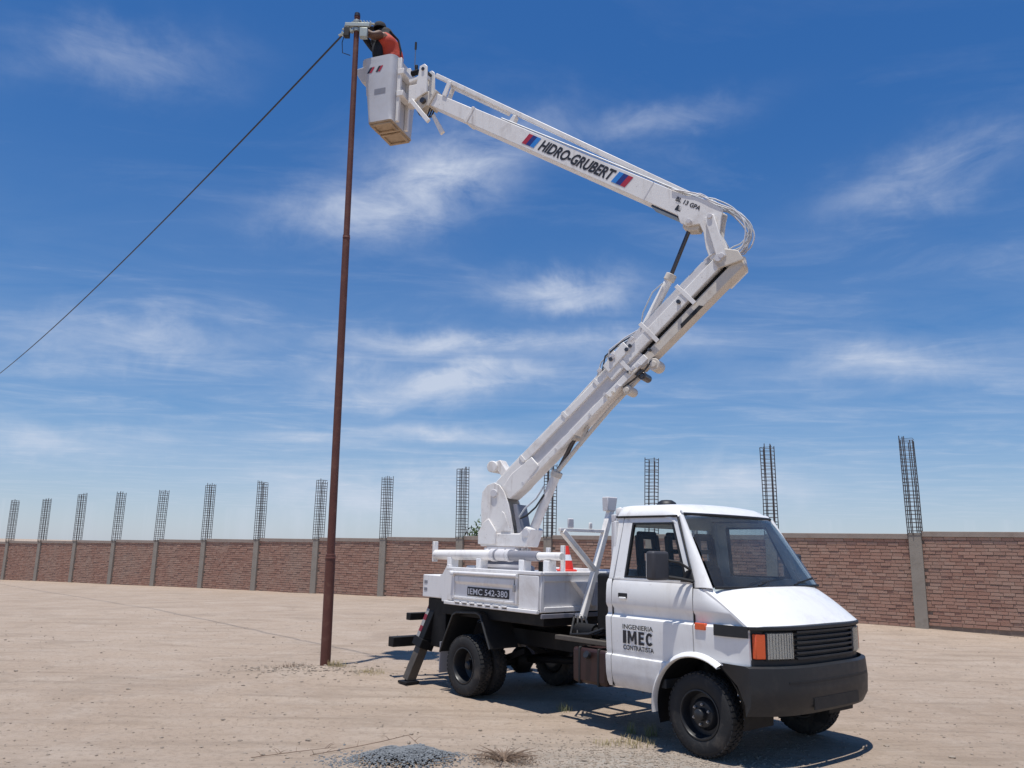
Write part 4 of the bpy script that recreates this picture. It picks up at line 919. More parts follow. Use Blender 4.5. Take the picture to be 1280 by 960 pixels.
# upper boom
UU = (0.836, 0.548); UP = (-0.548, 0.836); UR = (1.63, 9.28)
def UB(a, b, w): return BP(UR[0] + a * UU[0] + b * UP[0], UR[1] + a * UU[1] + b * UP[1], w)
def UV(a, b): return DIR * (a * UU[0] + b * UP[0]) + Vector((0, 0, a * UU[1] + b * UP[1]))
ub = MB(); ub.prism([(-5.35, -0.01), (-0.86, 0.005), (-0.86, 0.275), (-5.35, 0.29)], UB, -0.125, 0.125)
upper = ub.build('upper_boom', 'boom_white', truck, bevel=0.012)
MB().prism([(-0.90, 0.02), (0.06, 0.03), (0.06, 0.262), (-0.90, 0.262)], UB, -0.108, 0.108).build('inner_section', 'boom_white', upper, bevel=0.01)
MB().prism([(-0.90, -0.004), (-0.84, -0.004), (-0.84, 0.285), (-0.90, 0.285)], UB, -0.134, 0.134).build('sleeve_collar', 'boom_white', upper, bevel=0.006)
MB().prism([(-4.56, -0.002), (-4.545, -0.002), (-4.545, 0.285), (-4.56, 0.285)], UB, -0.128, 0.128).build('weld_band', 'boom_grey', upper)
MB().prism([(0.045, 0.0), (0.10, 0.0), (0.10, 0.30), (0.045, 0.30)], UB, -0.135, 0.135).build('end_flange', 'boom_beige', upper, bevel=0.006)
# levelling rod above the boom with its supports
lr = MB().beam(UB(0.30, 0.545, 0.06), UB(-5.25, 0.325, 0.06), 0.06, 0.075).build('levelling_rod', 'boom_white', upper, bevel=0.01)
MB().beam(UB(-0.10, 0.51, 0.0), UB(-1.5, 0.455, 0.0), 0.09, 0.11).build('rod_sleeve', 'boom_white', upper, bevel=0.01)
MB().prism([(-0.20, 0.262), (-0.10, 0.262), (-0.06, 0.55), (-0.14, 0.55)], UB, -0.04, -0.01).build('rod_support', 'boom_white', upper, bevel=0.006)
MB().prism([(-0.20, 0.262), (-0.10, 0.262), (-0.06, 0.53), (-0.14, 0.53)], UB, 0.10, 0.125).build('rod_support', 'boom_white', upper, bevel=0.006)
MB().prism([(-1.75, 0.28), (-1.65, 0.28), (-1.67, 0.42), (-1.73, 0.42)], UB, 0.0, 0.10).build('rod_support', 'boom_white', upper, bevel=0.006)
MB().tube([UB(-1.5, 0.292, 0.11), UB(-3.2, 0.305, 0.12), UB(-5.1, 0.315, 0.11)], 0.013, 6).build('pipe', 'hose_grey', upper)
# lettering and stripes on the near side
yo = 0.1285
lettering('HIDRO-GRUBERT', 'decal_black', upper, UB(-2.46, 0.055, yo), UV(-1, 0), UV(0, 1), 1.47, 0.18, shear=0.26, bold=0.036)
def stripe(a0, wd_, mname):
    MB().prism([(a0 + 0.045, 0.235), (a0 + 0.045 - wd_, 0.235), (a0 - wd_, 0.055), (a0, 0.055)][::-1], lambda u, v, w: UB(u - 0.045 * 0 - (0.09 * (v - 0.145) / 0.18), v, w), 0.1255, yo).build('stripe', mname, upper)
for a0, nm in ((-2.17, 'decal_red'), (-2.255, 'decal_navy'), (-2.34, 'decal_blue')): stripe(a0, 0.083, nm)
for a0, nm in ((-3.97, 'decal_blue'), (-4.055, 'decal_navy'), (-4.14, 'decal_red')): stripe(a0, 0.083, nm)
lettering('BL 13 GPA', 'decal_black', upper, UB(-5.00, 0.165, 0.1315), UV(-1, 0), UV(0, 1), 0.40, 0.065, bold=0.03)
MB().prism([(-5.06, 0.05), (-5.16, 0.045), (-5.15, 0.12), (-5.07, 0.13)], UB, 0.1255, yo).build('warning_sticker', 'decal_black', upper)
MB().prism([(-4.70, -0.035), (-5.15, -0.035), (-5.15, -0.012), (-4.70, -0.012)], UB, -0.11, 0.11).build('wear_strip', 'rod_dark', upper)
# elbow at the knee end
elbow = [(-2.66, 6.50), (-2.70, 6.34), (-2.80, 6.27), (-2.97, 6.27), (-3.02, 6.14), (-3.05, 5.90), (-3.10, 5.74), (-3.24, 5.66), (-3.36, 5.74), (-3.33, 5.90), (-3.24, 6.10), (-3.27, 6.30), (-3.30, 6.42), (-3.10, 6.59), (-2.88, 6.70), (-2.72, 6.72)]
for w in (-0.1285, 0.0925): MB().prism(elbow, BP, w, w + 0.036).build('elbow_plate', 'boom_white', upper, bevel=0.008)
MB().prism([(-3.03, 6.30), (-3.07, 5.80), (-3.18, 5.78), (-3.22, 6.10), (-3.20, 6.40)], BP, -0.092, 0.092).build('elbow_core', 'boom_beige', upper, bevel=0.01)
MB().beam(BP(-3.12, 6.34, 0.16), BP(-3.27, 5.72, 0.16), 0.05, 0.13, up=DIR).build('knee_link', 'boom_white', upper, bevel=0.01)
MB().prism([(-2.74, 6.38), (-2.98, 6.27), (-2.94, 6.20), (-2.80, 6.22), (-2.72, 6.28)], BP, -0.09, 0.09).build('cylinder_lug', 'boom_beige', upper, bevel=0.01)
for s_, z_ in ((-3.13, 6.33), (-3.27, 5.74), (-2.84, 6.31)): MB().cyl(BP(s_, z_, 0.12), BP(s_, z_, 0.205), 0.036, 14).build('pin', 'boom_grey', upper, bevel=0.004)
# bundle of hoses looping round the knee
rnd = random.Random(4)
for k in range(10):
    w = -0.13 + 0.028 * k + rnd.uniform(-.02, .02); e = 0.10 * rnd.random() + 0.006 * k; jj = [(rnd.uniform(-.035, .035), rnd.uniform(-.035, .035)) for _ in range(9)]
    path = [(-2.62, 6.84), (-2.95, 6.72), (-3.23, 6.54), (-3.44 - e * .5, 6.36), (-3.54 - e, 6.12), (-3.49 - e, 5.90), (-3.38 - e * .3, 5.82), (-3.18, 5.82), (-3.02, 5.70)]; path = [(a_ + j_[0], b_ + j_[1]) for (a_, b_), j_ in zip(path, jj)]
    pts = []
    for i in range(len(path) - 1):
        p0 = path[max(0, i - 1)]; p1 = path[i]; p2 = path[i + 1]; p3 = path[min(len(path) - 1, i + 2)]
        for q_ in range(4):
            u = q_ / 4; f_ = lambda a, b, c, d: 0.5 * ((2 * b) + (-a + c) * u + (2 * a - 5 * b + 4 * c - d) * u * u + (-a + 3 * b - 3 * c + d) * u ** 3)
            pts.append(BP(f_(p0[0], p1[0], p2[0], p3[0]), f_(p0[1], p1[1], p2[1], p3[1]) + 0.012 * math.sin(k * 2 + i), w))
    MB().tube(pts, 0.0105, 6).build('hose', 'hose_grey' if k % 3 else 'boom_grey', upper)

# ---- boom tip and bucket
tip = MB().prism([(1.70, 9.40), (1.70, 9.62), (1.78, 9.66), (1.96, 9.64), (1.98, 9.40), (1.86, 9.30)], BP, -0.09, 0.09).build('boom_tip', 'boom_beige', truck, bevel=0.01)
for w in (-0.13, 0.10): MB().prism([(1.72, 9.60), (1.74, 10.10), (1.80, 10.16), (1.90, 10.14), (1.93, 9.92), (1.97, 9.72), (1.97, 9.52)], BP, w, w + 0.03).build('tip_plate', 'boom_white', tip, bevel=0.008)
MB().prism([(1.84, 9.55), (2.14, 9.50), (2.14, 9.85), (1.86, 9.82)], BP, -0.095, 0.098).build('bucket_mount', 'boom_white', tip, bevel=0.01)
MB().beam(BP(1.80, 9.98, 0.0), BP(2.16, 9.95, 0.0), 0.16, 0.06).build('upper_link', 'boom_white', tip, bevel=0.008)
MB().cyl(BP(1.80, 9.45, -0.15), BP(1.80, 9.45, 0.15), 0.05, 18).build('tip_pin', 'rod_dark', tip)
MB().cyl(BP(1.82, 10.06, -0.15), BP(1.82, 10.06, 0.15), 0.03, 14).build('tip_pin', 'rod_dark', tip)
MB().cyl(BP(1.98, 9.90, -0.13), BP(2.12, 9.90, -0.13), 0.04, 14).build('valve', 'rod_dark', tip)
vb = MB(); vb.cyl(BP(1.98, 10.10, 0.05), BP(2.12, 10.10, 0.05), 0.05, 14); vb.cyl(BP(2.03, 10.10, 0.05), BP(2.03, 10.24, 0.05), 0.03, 10); vb.build('control_valve', 'chassis_black', tip, bevel=0.006)
MB().cyl(BP(2.06, 10.20, 0.06), BP(2.06, 10.62, 0.06), 0.010, 8).build('control_lever', 'steel_bare', tip)
MB().cyl(BP(2.06, 10.56, 0.06), BP(2.06, 10.70, 0.06), 0.02, 8).build('lever_knob', 'seal_black', tip)
for k in range(3): MB().tube([BP(1.66, 9.36, -0.06 + .06 * k), BP(1.74, 9.22 - .03 * k, -0.06 + .06 * k), BP(1.90, 9.24, -0.06 + .06 * k), BP(2.0, 9.42, -0.06 + .06 * k)], 0.016, 6).build('hose', 'hose_black', tip)
MB().beam(BP(2.05, 9.52, 0.12), BP(1.66, 9.02, 0.12), 0.05, 0.075).build('stay', 'boom_white', tip, bevel=0.006)
MB().beam(BP(1.66, 9.20, 0.0), BP(1.44, 8.80, 0.0), 0.03, 0.06, w2=0.05, h2=0.085).build('drop_arm', 'boom_white', tip, bevel=0.006)

BC = Vector((-2.27, 13.02)); E1 = Vector((math.cos(R(160)), math.sin(R(160)))); E2 = Vector((math.cos(R(70)), math.sin(R(70))))
def BK(u, v, z): p = BC + E1 * u + E2 * v; return Wd(p.x, p.y, z)
def rrect(w, d, r, n=4):
    pts = []
    for cx_, cy_, a0 in ((w / 2 - r, d / 2 - r, 0), (-w / 2 + r, d / 2 - r, 90), (-w / 2 + r, -d / 2 + r, 180), (w / 2 - r, -d / 2 + r, 270)):
        for k in range(n + 1): a = R(a0 + 90 * k / n); pts.append((cx_ + r * math.cos(a), cy_ + r * math.sin(a)))
    return pts
def loop(w, d, r, z, wall=0.0): pts = [BK(u + (w + wall - 0.46) / 2, v + (d + wall - 0.78) / 2, z) for u, v in rrect(w, d, r)]; return pts + [pts[0]]
levels = [(0.44, 0.76, 0.05, 9.13), (0.48, 0.80, 0.07, 9.16), (0.50, 0.82, 0.08, 9.30), (0.56, 0.87, 0.10, 9.70), (0.575, 0.885, 0.10, 9.72), (0.64, 0.94, 0.12, 10.28), (0.70, 1.0, 0.13, 10.33), (0.70, 1.0, 0.13, 10.41),
          (0.64, 0.94, 0.12, 10.42, 0.06), (0.60, 0.90, 0.11, 10.28, 0.05), (0.52, 0.82, 0.09, 9.72, 0.055), (0.44, 0.74, 0.07, 9.22, 0.05)]
bk = MB().sheet([loop(*l) for l in levels])
bk.add([BK(u + .015, v + .005, 9.22) for u, v in rrect(0.44, 0.74, 0.07)], [tuple(range(20))]); bk.add([BK(u - .01, v - .01, 9.13) for u, v in rrect(0.44, 0.76, 0.05)], [tuple(range(20))])
bucket = bk.build('bucket', 'bucket_white', truck, sharp=50)
# dirty underside: tray with two framed panels and runners
MB().hexa([BK(u, v, 9.105) for u, v in rrect(0.44, 0.78, 0.04)], [BK(u, v, 9.129) for u, v in rrect(0.46, 0.80, 0.04)]).build('bottom_tray', 'bucket_floor', bucket)
for v0, v1 in ((-0.37, -0.06), (0.0, 0.37)):
    fr = MB()
    B8 = lambda u0, u1, a, b, z0, z1: fr.hexa([BK(u0, a, z0), BK(u1, a, z0), BK(u1, b, z0), BK(u0, b, z0)], [BK(u0, a, z1), BK(u1, a, z1), BK(u1, b, z1), BK(u0, b, z1)])
    B8(-0.20, 0.20, v0, v0 + 0.045, 9.07, 9.104); B8(-0.20, 0.20, v1 - 0.045, v1, 9.07, 9.104); B8(-0.20, -0.155, v0 + .046, v1 - .046, 9.07, 9.104); B8(0.155, 0.20, v0 + .046, v1 - .046, 9.07, 9.104)
    fr.build('floor_frame', 'bucket_floor', bucket, bevel=0.006)
st = MB(); st.hexa([BK(u, v, 9.221) for u, v in rrect(0.38, 0.5, 0.03)], [BK(u, v, 9.555) for u, v in rrect(0.38, 0.5, 0.03)]); st.build('step', 'bucket_white', bucket)
# vertical mounting bars on the face towards the boom
for v in (-0.24, 0.10):
    MB().hexa([BK(-0.232, v - .03, 9.15), BK(-0.232, v + .03, 9.15), BK(-0.295, v + .03, 9.15), BK(-0.295, v - .03, 9.15)],
              [BK(-0.232, v - .035, 10.38), BK(-0.232, v + .035, 10.38), BK(-0.305, v + .035, 10.38), BK(-0.305, v - .035, 10.38)]).build('mount_bar', 'boom_white', bucket, bevel=0.008)
for z in (9.62, 10.05):
    MB().hexa([BK(-0.24, -0.29, z), BK(-0.24, 0.2, z), BK(-0.37, 0.2, z), BK(-0.37, -0.29, z)], [BK(-0.24, -0.29, z + .10), BK(-0.24, 0.2, z + .10), BK(-0.37, 0.2, z + .10), BK(-0.37, -0.29, z + .10)]).build('mount_rail', 'boom_white', bucket, bevel=0.008)
# side tray on the pole side
tr = MB(); tr.hexa([BK(0.432, -0.16, 10.12), BK(0.432, 0.40, 10.12), BK(0.58, 0.36, 10.14), BK(0.58, -0.12, 10.14)], [BK(0.472, -0.20, 10.40), BK(0.472, 0.44, 10.40), BK(0.74, 0.40, 10.41), BK(0.74, -0.16, 10.41)])
tr.build('tool_tray', 'bucket_white', bucket, bevel=0.015)
# red and dark stripes and a faded panel on the near face (normal = -E2)
def face_y(z): return -0.39 - 0.004
def nearface(poly, m_, nm):
    MB().add([BK(u, face_y(z), z) for u, z in poly], [tuple(range(len(poly)))]).build(nm, m_, bucket, sharp=None)
for u0 in (0.05, 0.22):
    nearface([(u0 + .09, 10.10), (u0 + .045, 10.10), (u0 - 0.015, 10.21), (u0 + .03, 10.21)], 'decal_black', 'hazard_stripe')
    nearface([(u0 + .043, 10.10), (u0 + .0, 10.10), (u0 - 0.06, 10.21), (u0 - .017, 10.21)], 'decal_red', 'hazard_stripe')
nearface([(0.14, 9.66), (-0.08, 9.66), (-0.08, 9.76), (0.14, 9.76)], 'grey_paint', 'rating_plate')

# ------------------------------------------------------------------ pole, line, worker, cone
P0 = Vector((-2.79, 12.90, 0.0)); P1 = Vector((-2.925, 12.70, 11.22))
pole = empty('steel_pole', P0); tag(pole, 'tall slender rust brown steel pole standing beside the bucket', 'pole')
PL = lambda z: (P1 - P0) * (z / 11.22)
for nm, z0, z1, ra, rb_ in (('lower_section', -0.25, 1.72, 0.080, 0.078), ('middle_section', 1.66, 7.05, 0.064, 0.060), ('upper_section', 7.0, 11.22, 0.052, 0.047)):
    m = MB(); m.cyl(PL(z0), PL(z1), ra, 20, rb_)
    m.cyl(PL(z1 - 0.05), PL(z1 + 0.02), rb_ + 0.006, 20, rb_ - 0.012)
    m.build(nm, 'pole_rust', pole)
m = MB(); m.cyl(PL(11.20), PL(11.26), 0.056, 16, 0.05); m.build('cap', 'rod_dark', pole)
for z in (10.92, 11.08): MB().cyl(PL(z - .03), PL(z + .03), 0.068, 18).build('clamp_band', 'galvanised', pole, bevel=0.004)
br = MB(); c = PL(10.98); br.beam(c + Vector((-0.20, -0.05, 0.02)), c + Vector((0.24, -0.05, 0.02)), 0.05, 0.07); br.build('bracket', 'galvanised', pole, bevel=0.006)
def insulator(c, d, name='insulator'):
    d = Vector(d).normalized(); m = MB()
    for k in range(4): m.cyl(c + d * (k * 0.055), c + d * (k * 0.055 + 0.03), 0.055, 16, 0.03)
    m.cyl(c - d * 0.03, c + d * 0.25, 0.02, 10); m.build(name, 'porcelain', pole)
cc = PL(10.98)
insulator(cc + Vector((-0.06, -0.02, 0.05)), (-1, 0.6, -.06)); insulator(cc + Vector((0.06, 0, 0.10)), (1, 0.25, 0.1)); insulator(cc + Vector((-0.08, -0.05, -0.10)), (-1, 0.3, -.2))
bx = MB(); b0 = PL(10.84) + Vector((0.14, -0.04, 0)); bx.box(b0.x - .07, b0.x + .07, b0.y - .05, b0.y + .05, b0.z - .09, b0.z + .09); bx.build('junction_box', 'galvanised', pole, bevel=0.01)
bx = MB(); b0 = PL(10.90) + Vector((-0.16, -0.04, -.03)); bx.box(b0.x - .05, b0.x + .05, b0.y - .05, b0.y + .05, b0.z - .11, b0.z + .07); bx.build('fuse_holder', 'seal_black', pole, bevel=0.01)
MB().tube([P1 - P0 + Vector((-0.2, 0, -.35)), P1 - P0 + Vector((-0.24, 0, -.55)), P1 - P0 + Vector((-0.22, 0, -.75)), P1 - P0 + Vector((-0.08, 0, -.80))], 0.008, 6).build('jumper_wire', 'hose_black', pole)
# overhead line running away to the left
ln = MB(); A = P0 + cc + Vector((-0.24, 0.12, -0.02)); dl = Vector((-0.655, 0.755, 0)); pts = []
for k in range(41):
    d_ = 62 * k / 40; pts.append(A + dl * d_ + Vector((0, 0, -1.25 * 4 * (d_ / 62) * (1 - d_ / 62))))
ln.tube(pts, 0.017, 6); lo = ln.build('overhead_cable', 'hose_black'); tag(lo, 'single black overhead cable running from the pole top towards the left', 'cable')

# worker leaning towards the pole, standing on the step inside the bucket
def skin_mesh(name, chains, m, root=0, sub=2):
    """chains: list of lists of (Vector, rx, ry); first point of later chains may be an index into vertices"""
    vs = []; es = []; rad = []
    for chn in chains:
        prev = None
        for it in chn:
            if isinstance(it, int): prev = it; continue
            p, a = it[0], it[1]; b = it[2] if len(it) > 2 else a
            vs.append(tuple(p)); rad.append((a, b)); i = len(vs) - 1
            if prev is not None: es.append((prev, i))
            prev = i
    me = bpy.data.meshes.new(name); me.from_pydata(vs, es, [])
    o = bpy.data.objects.new(name, me); COL.objects.link(o)
    o.modifiers.new('skin', 'SKIN'); 
    for i, v in enumerate(me.skin_vertices[0].data): v.radius = rad[i]; v.use_root = (i == root)
    s_ = o.modifiers.new('sub', 'SUBSURF'); s_.levels = sub; s_.render_levels = sub
    bpy.context.view_layer.update()
    dg = bpy.context.evaluated_depsgraph_get(); ev = o.evaluated_get(dg)
    new = bpy.data.meshes.new_from_object(ev); o.modifiers.clear(); o.data = new; new.materials.clear(); new.materials.append(MATS[m]); new.shade_smooth()
    return o
WX = BC.x - 0.10; WY = BC.y + 0.06; FL = 9.56
person = empty('person', (WX, WY, FL)); person.scale = (1.14, 1.14, 1.0); tag(person, 'person in orange red jacket and black cap reaching to the pole top', 'person')
V = lambda x, y, z: Vector((x, y, z))
# local axes: -x towards the pole, -y towards the camera
pel = V(0.05, 0, 0.90)
body = [[(pel, .14, .12), (V(0.05, 0, 1.05), .14, .12), (V(-0.0, 0, 1.22), .15, .12), (V(-0.07, 0, 1.38), .15, .12), (V(-0.12, 0, 1.47), .06, .06), (V(-0.17, 0, 1.55), .055, .055)],
        [3, (V(-0.10, -0.17, 1.41), .06), (V(-0.24, -0.27, 1.30), .05), (V(-0.36, -0.26, 1.42), .043), (V(-0.44, -0.24, 1.50), .034)],
        [3, (V(-0.10, 0.17, 1.41), .06), (V(-0.28, 0.20, 1.36), .05), (V(-0.42, 0.05, 1.50), .043), (V(-0.48, -0.02, 1.56), .034)],
        [0, (V(0.06, -0.10, 0.84), .10), (V(0.02, -0.11, 0.46), .07), (V(0.06, -0.11, 0.10), .05), (V(-0.02, -0.12, 0.04), .045), (V(-0.12, -0.12, 0.035), .035)],
        [0, (V(0.06, 0.10, 0.84), .10), (V(0.02, 0.11, 0.46), .07), (V(0.06, 0.11, 0.10), .05), (V(-0.02, 0.12, 0.04), .045), (V(-0.12, 0.12, 0.035), .035)]]
def hand(w, d, up):
    """palm and five fingers rooted in the palm"""
    d = d.normalized(); up = (up - d * up.dot(d)).normalized(); sd_ = d.cross(up); out = []
    out.append([(w, .030, .022), (w + d * 0.05, .038, .018), (w + d * 0.085, .036, .016)])
    for k, ln_ in zip((-1.5, -.5, .5, 1.5), (.062, .075, .07, .054)):
        b0 = w + d * 0.075 + sd_ * (k * 0.017)
        out.append([(b0, .0095), (b0 + d * ln_ * .5 - up * .008, .009), (b0 + d * ln_ * .78 - up * .03, .008), (b0 + d * ln_ * .80 - up * .052, .007)])
    t0 = w + d * 0.03 - sd_ * 0.03
    out.append([(t0, .011), (t0 + d * .03 - sd_ * .025 - up * .015, .010), (t0 + d * .055 - sd_ * .022 - up * .035, .008)])
    return out
body += hand(V(-0.445, -0.24, 1.51), V(-0.6, 0.45, 0.5), V(-0.4, -0.3, 0.9)) + hand(V(-0.485, -0.025, 1.565), V(-0.9, -0.2, 0.3), V(-0.3, -0.2, 0.9))
# head with jaw, nose, ears
hc = V(-0.20, 0, 1.66)
body += [[(hc + V(0.03, 0, -0.04), .085, .075), (hc + V(0.02, 0, 0.03), .095, .08), (hc + V(0.015, 0, 0.08), .075, .065)],
         [(hc + V(-0.03, 0, -0.075), .05, .05), (hc + V(-0.07, 0, -0.08), .035, .04)],
         [(hc + V(-0.085, 0, 0.0), .018, .015), (hc + V(-0.105, 0, -0.025), .016, .016)],
         [(hc + V(0.02, -0.085, -0.01), .012, .025), (hc + V(0.03, -0.092, 0.0), .010, .022)], [(hc + V(0.02, 0.085, -0.01), .012, .025), (hc + V(0.03, 0.092, 0.0), .010, .022)]]
bo = skin_mesh('body', body, 'skin'); bo.parent = person
jk = skin_mesh('jacket', [[(V(0.06, 0, 0.88), .19, .165), (V(0.06, 0, 1.05), .19, .165), (V(0.01, 0, 1.22), .20, .165), (V(-0.06, 0, 1.38), .19, .16), (V(-0.12, 0, 1.48), .09, .09)],
                          [3, (V(-0.09, 0.18, 1.42), .085), (V(-0.20, 0.20, 1.38), .07)], [3, (V(-0.09, -0.18, 1.42), .085)]], 'jacket_red'); jk.parent = person
sv = skin_mesh('sleeve', [[(V(-0.10, -0.185, 1.42), .088), (V(-0.24, -0.275, 1.30), .074), (V(-0.35, -0.262, 1.41), .058), (V(-0.415, -0.245, 1.475), .05)]], 'leather_brown'); sv.parent = person
sv = skin_mesh('sleeve', [[(V(-0.19, 0.20, 1.38), .07), (V(-0.28, 0.20, 1.36), .066), (V(-0.41, 0.06, 1.495), .056), (V(-0.46, 0.0, 1.545), .05)]], 'cloth_black'); sv.parent = person
tr = skin_mesh('trousers', [[(V(0.06, 0, 0.90), .16, .14), (V(0.06, 0, 0.84), .15, .13)], [1, (V(0.06, -0.10, 0.74), .105), (V(0.02, -0.11, 0.46), .085), (V(0.06, -0.11, 0.10), .07)], [1, (V(0.06, 0.10, 0.74), .105), (V(0.02, 0.11, 0.46), .085), (V(0.06, 0.11, 0.10), .07)]], 'trousers'); tr.parent = person
ap = skin_mesh('apron', [[(V(-0.16, -0.06, 1.36), .11, .10), (V(-0.18, -0.10, 1.15), .10, .10), (V(-0.16, -0.10, 0.95), .09, .10)], [0, (V(-0.30, -0.02, 1.40), .06, .07)]], 'cloth_black'); ap.parent = person
m = MB(); m.lathe([(0.0, 0.125), (0.05, 0.12), (0.09, 0.085), (0.108, 0.03), (0.11, -0.01), (0.10, -0.012)], (hc.x + 0.015, hc.y, hc.z + 0.02), 'z', 24)
m.prism([(-0.09, -0.06), (-0.17, -0.05), (-0.19, 0.0), (-0.17, 0.05), (-0.09, 0.06)], lambda u, v, w: V(hc.x + u, hc.y + v, hc.z + 0.012 + w), 0.0, 0.012)
m.build('cap', 'cloth_black', person)
nk = skin_mesh('neck_flap', [[(hc + V(0.07, 0, 0.03), .08, .10), (hc + V(0.10, 0, -0.08), .10, .15), (hc + V(0.10, -0.02, -0.20), .12, .20), (hc + V(0.12, -0.03, -0.33), .11, .20)]], 'cloth_black'); nk.parent = person
m = MB()
for s in (-1, 1): m.tube([V(0.06 + .10, s * 0.09, 0.95), V(0.19, s * 0.09, 1.15), V(0.14, s * 0.08, 1.38), V(0.0, s * 0.09, 1.555)], 0.018, 6)
m.build('harness', 'cloth_black', person)

cn = empty('traffic_cone', TM @ Vector((0.86, 1.02, 1.60))); tag(cn, 'red traffic cone with pale band standing on the truck bed', 'traffic cone')
m = MB(); m.box(-0.13, 0.13, -0.13, 0.13, 0, 0.025); m.build('base', 'cone_red', cn, bevel=0.01)
for nm, z0, z1, ra, rb_, mt in (('lower_body', .025, .14, .095, .075, 'cone_red'), ('band', .14, .215, .075, .052, 'cone_white'), ('tip', .215, .33, .052, .026, 'cone_red')):
    m = MB(); m.lathe([(0, z0), (ra, z0), (rb_, z1), (0, z1)], (0, 0, 0), 'z', 20); m.build(nm, mt, cn)

# ------------------------------------------------------------------ plants and ground litter
def leafy(name, c, rx, ry, rz, n, size, m, stems=10, seed=1, stem_m='bark', flat=False):
    rnd = random.Random(seed); root = empty(name, c); st_ = MB()
    for k in range(stems):
        a = rnd.uniform(0, 2 * PI); q_ = rnd.uniform(.4, 1.08)
        e = V(math.cos(a) * rx * q_, math.sin(a) * ry * q_, rz * rnd.uniform(.45, 1.05))
        st_.tube([V(0, 0, -0.02), e * 0.5 + V(0, 0, rz * .18), e], [0.006, 0.004, 0.0015] if rz < 1 else [.05, .03, .008], 5)
    st_.build('stem', stem_m, root)
    lf_ = MB()
    for k in range(n):
        while True:
            u = V(rnd.uniform(-1, 1), rnd.uniform(-1, 1), rnd.uniform(0, 1))
            if u.length < 1: break
        cl = 0.6 + 0.6 * noise.noise(u * 2.6 + V(seed, 0, 0)); r_ = (0.55 + 0.45 * rnd.random()) * (0.72 + 0.45 * cl)
        p = V(u.x * rx, u.y * ry, u.z * rz) / max(u.length, .3) * r_
        if rz < 1: k_ = 1 + 0.45 * rnd.random() ** 4; p = V(p.x * k_, p.y * k_, p.z * (0.35 + 0.65 * rnd.random()) * (0.7 + 0.6 * abs(noise.noise(V(p.x * 7, p.y * 7, seed)))) / k_ ** 2)
        d = V(rnd.gauss(0, 1), rnd.gauss(0, 1), rnd.gauss(0, 1)).normalized(); e = d.orthogonal().normalized(); s_ = size * rnd.uniform(.6, 1.4)
        lf_.add([p - d * s_, p + e * s_ * .4, p + d * s_, p - e * s_ * .4], [(0, 1, 2, 3)])
    me = bpy.data.meshes.new('foliage'); me.from_pydata(lf_.v, [], lf_.f); me.materials.append(MATS[m])
    o = bpy.data.objects.new('foliage', me); COL.objects.link(o); o.parent = root
    return root
def gpt(x, y): return (x, y, ground_h(x, y))
tag(leafy('dry_bush', gpt(0.0, 7.5), 0.32, 0.24, 0.085, 1400, 0.008, 'scrub_brown', 60, 8, 'scrub_brown'), 'low dry brown bush at the bottom edge right of the gravel heap', 'bush')
tag(leafy('tree', (-1.35, 34.5, 0.0), 0.75, 0.7, 2.95, 1800, 0.09, 'leaf_green', 9, 5), 'green tree top just showing over the wall behind the turret', 'tree')

def tuft(c, n, h, spread, m, seed, label):
    rnd = random.Random(seed); g = MB()
    for k in range(n):
        a = rnd.uniform(0, 2 * PI); r_ = spread * rnd.random() ** .7; b = V(math.cos(a) * r_, math.sin(a) * r_, -0.01)
        hh = h * rnd.uniform(.4, 1.1); l_ = V(rnd.uniform(-1, 1), rnd.uniform(-1, 1), 0) * hh * .5
        w = V(-l_.y, l_.x, 0).normalized() * 0.0022
        p1 = b + l_ * .35 + V(0, 0, hh * .6); p2 = b + l_ + V(0, 0, hh)
        g.add([b - w, b + w, p1 + w * .8, p1 - w * .8, p2], [(0, 1, 2, 3), (3, 2, 4)])
    me = bpy.data.meshes.new('grass_tuft'); me.from_pydata(g.v, [], g.f); me.materials.append(MATS[m])
    o = bpy.data.objects.new('grass_tuft', me); COL.objects.link(o); o.location = gpt(c[0], c[1])
    return tag(o, label, 'grass', 'grass tufts by the truck')
def px_ground(u, v, z=0.0):
    du, dv = u - 640, v - 480; a = du * math.cos(ROLL) + dv * math.sin(ROLL); b = -du * math.sin(ROLL) + dv * math.cos(ROLL)
    d = _r * (a / F_PX) + _f - _u * (b / F_PX); k = (z - CAM_H) / d.z; p = Vector((0, 0, CAM_H)) + d * k
    return (p.x, p.y)
tuft((1.30, 8.50), 190, 0.085, 0.22, 'straw', 1, 'yellow dry grass tuft, largest of those below the cab door')
tuft((1.02, 8.46), 90, 0.07, 0.15, 'straw', 2, 'yellow dry grass tuft at the left end of those below the cab door')
tuft((1.52, 8.86), 60, 0.16, 0.07, 'straw_green', 3, 'tall thin green tuft in the shadow edge below the cab door')
tuft((1.33, 8.95), 46, 0.15, 0.06, 'straw_green', 4, 'thin upright green weed left of the tall tuft below the cab')
tuft((0.70, 10.06), 60, 0.12, 0.10, 'straw_green', 5, 'small green weed in the shadow edge under the truck bed')
tuft((-2.58, 12.74), 160, 0.12, 0.16, 'straw', 6, 'dry grass tuft at the foot of the steel pole')
tuft((-3.25, 12.75), 200, 0.07, 0.30, 'scrub_brown', 9, 'brown dead weeds left of the pole foot')
tuft((-2.05, 12.32), 260, 0.06, 0.28, 'straw', 7, 'sparse dry grass between the pole and the outrigger')

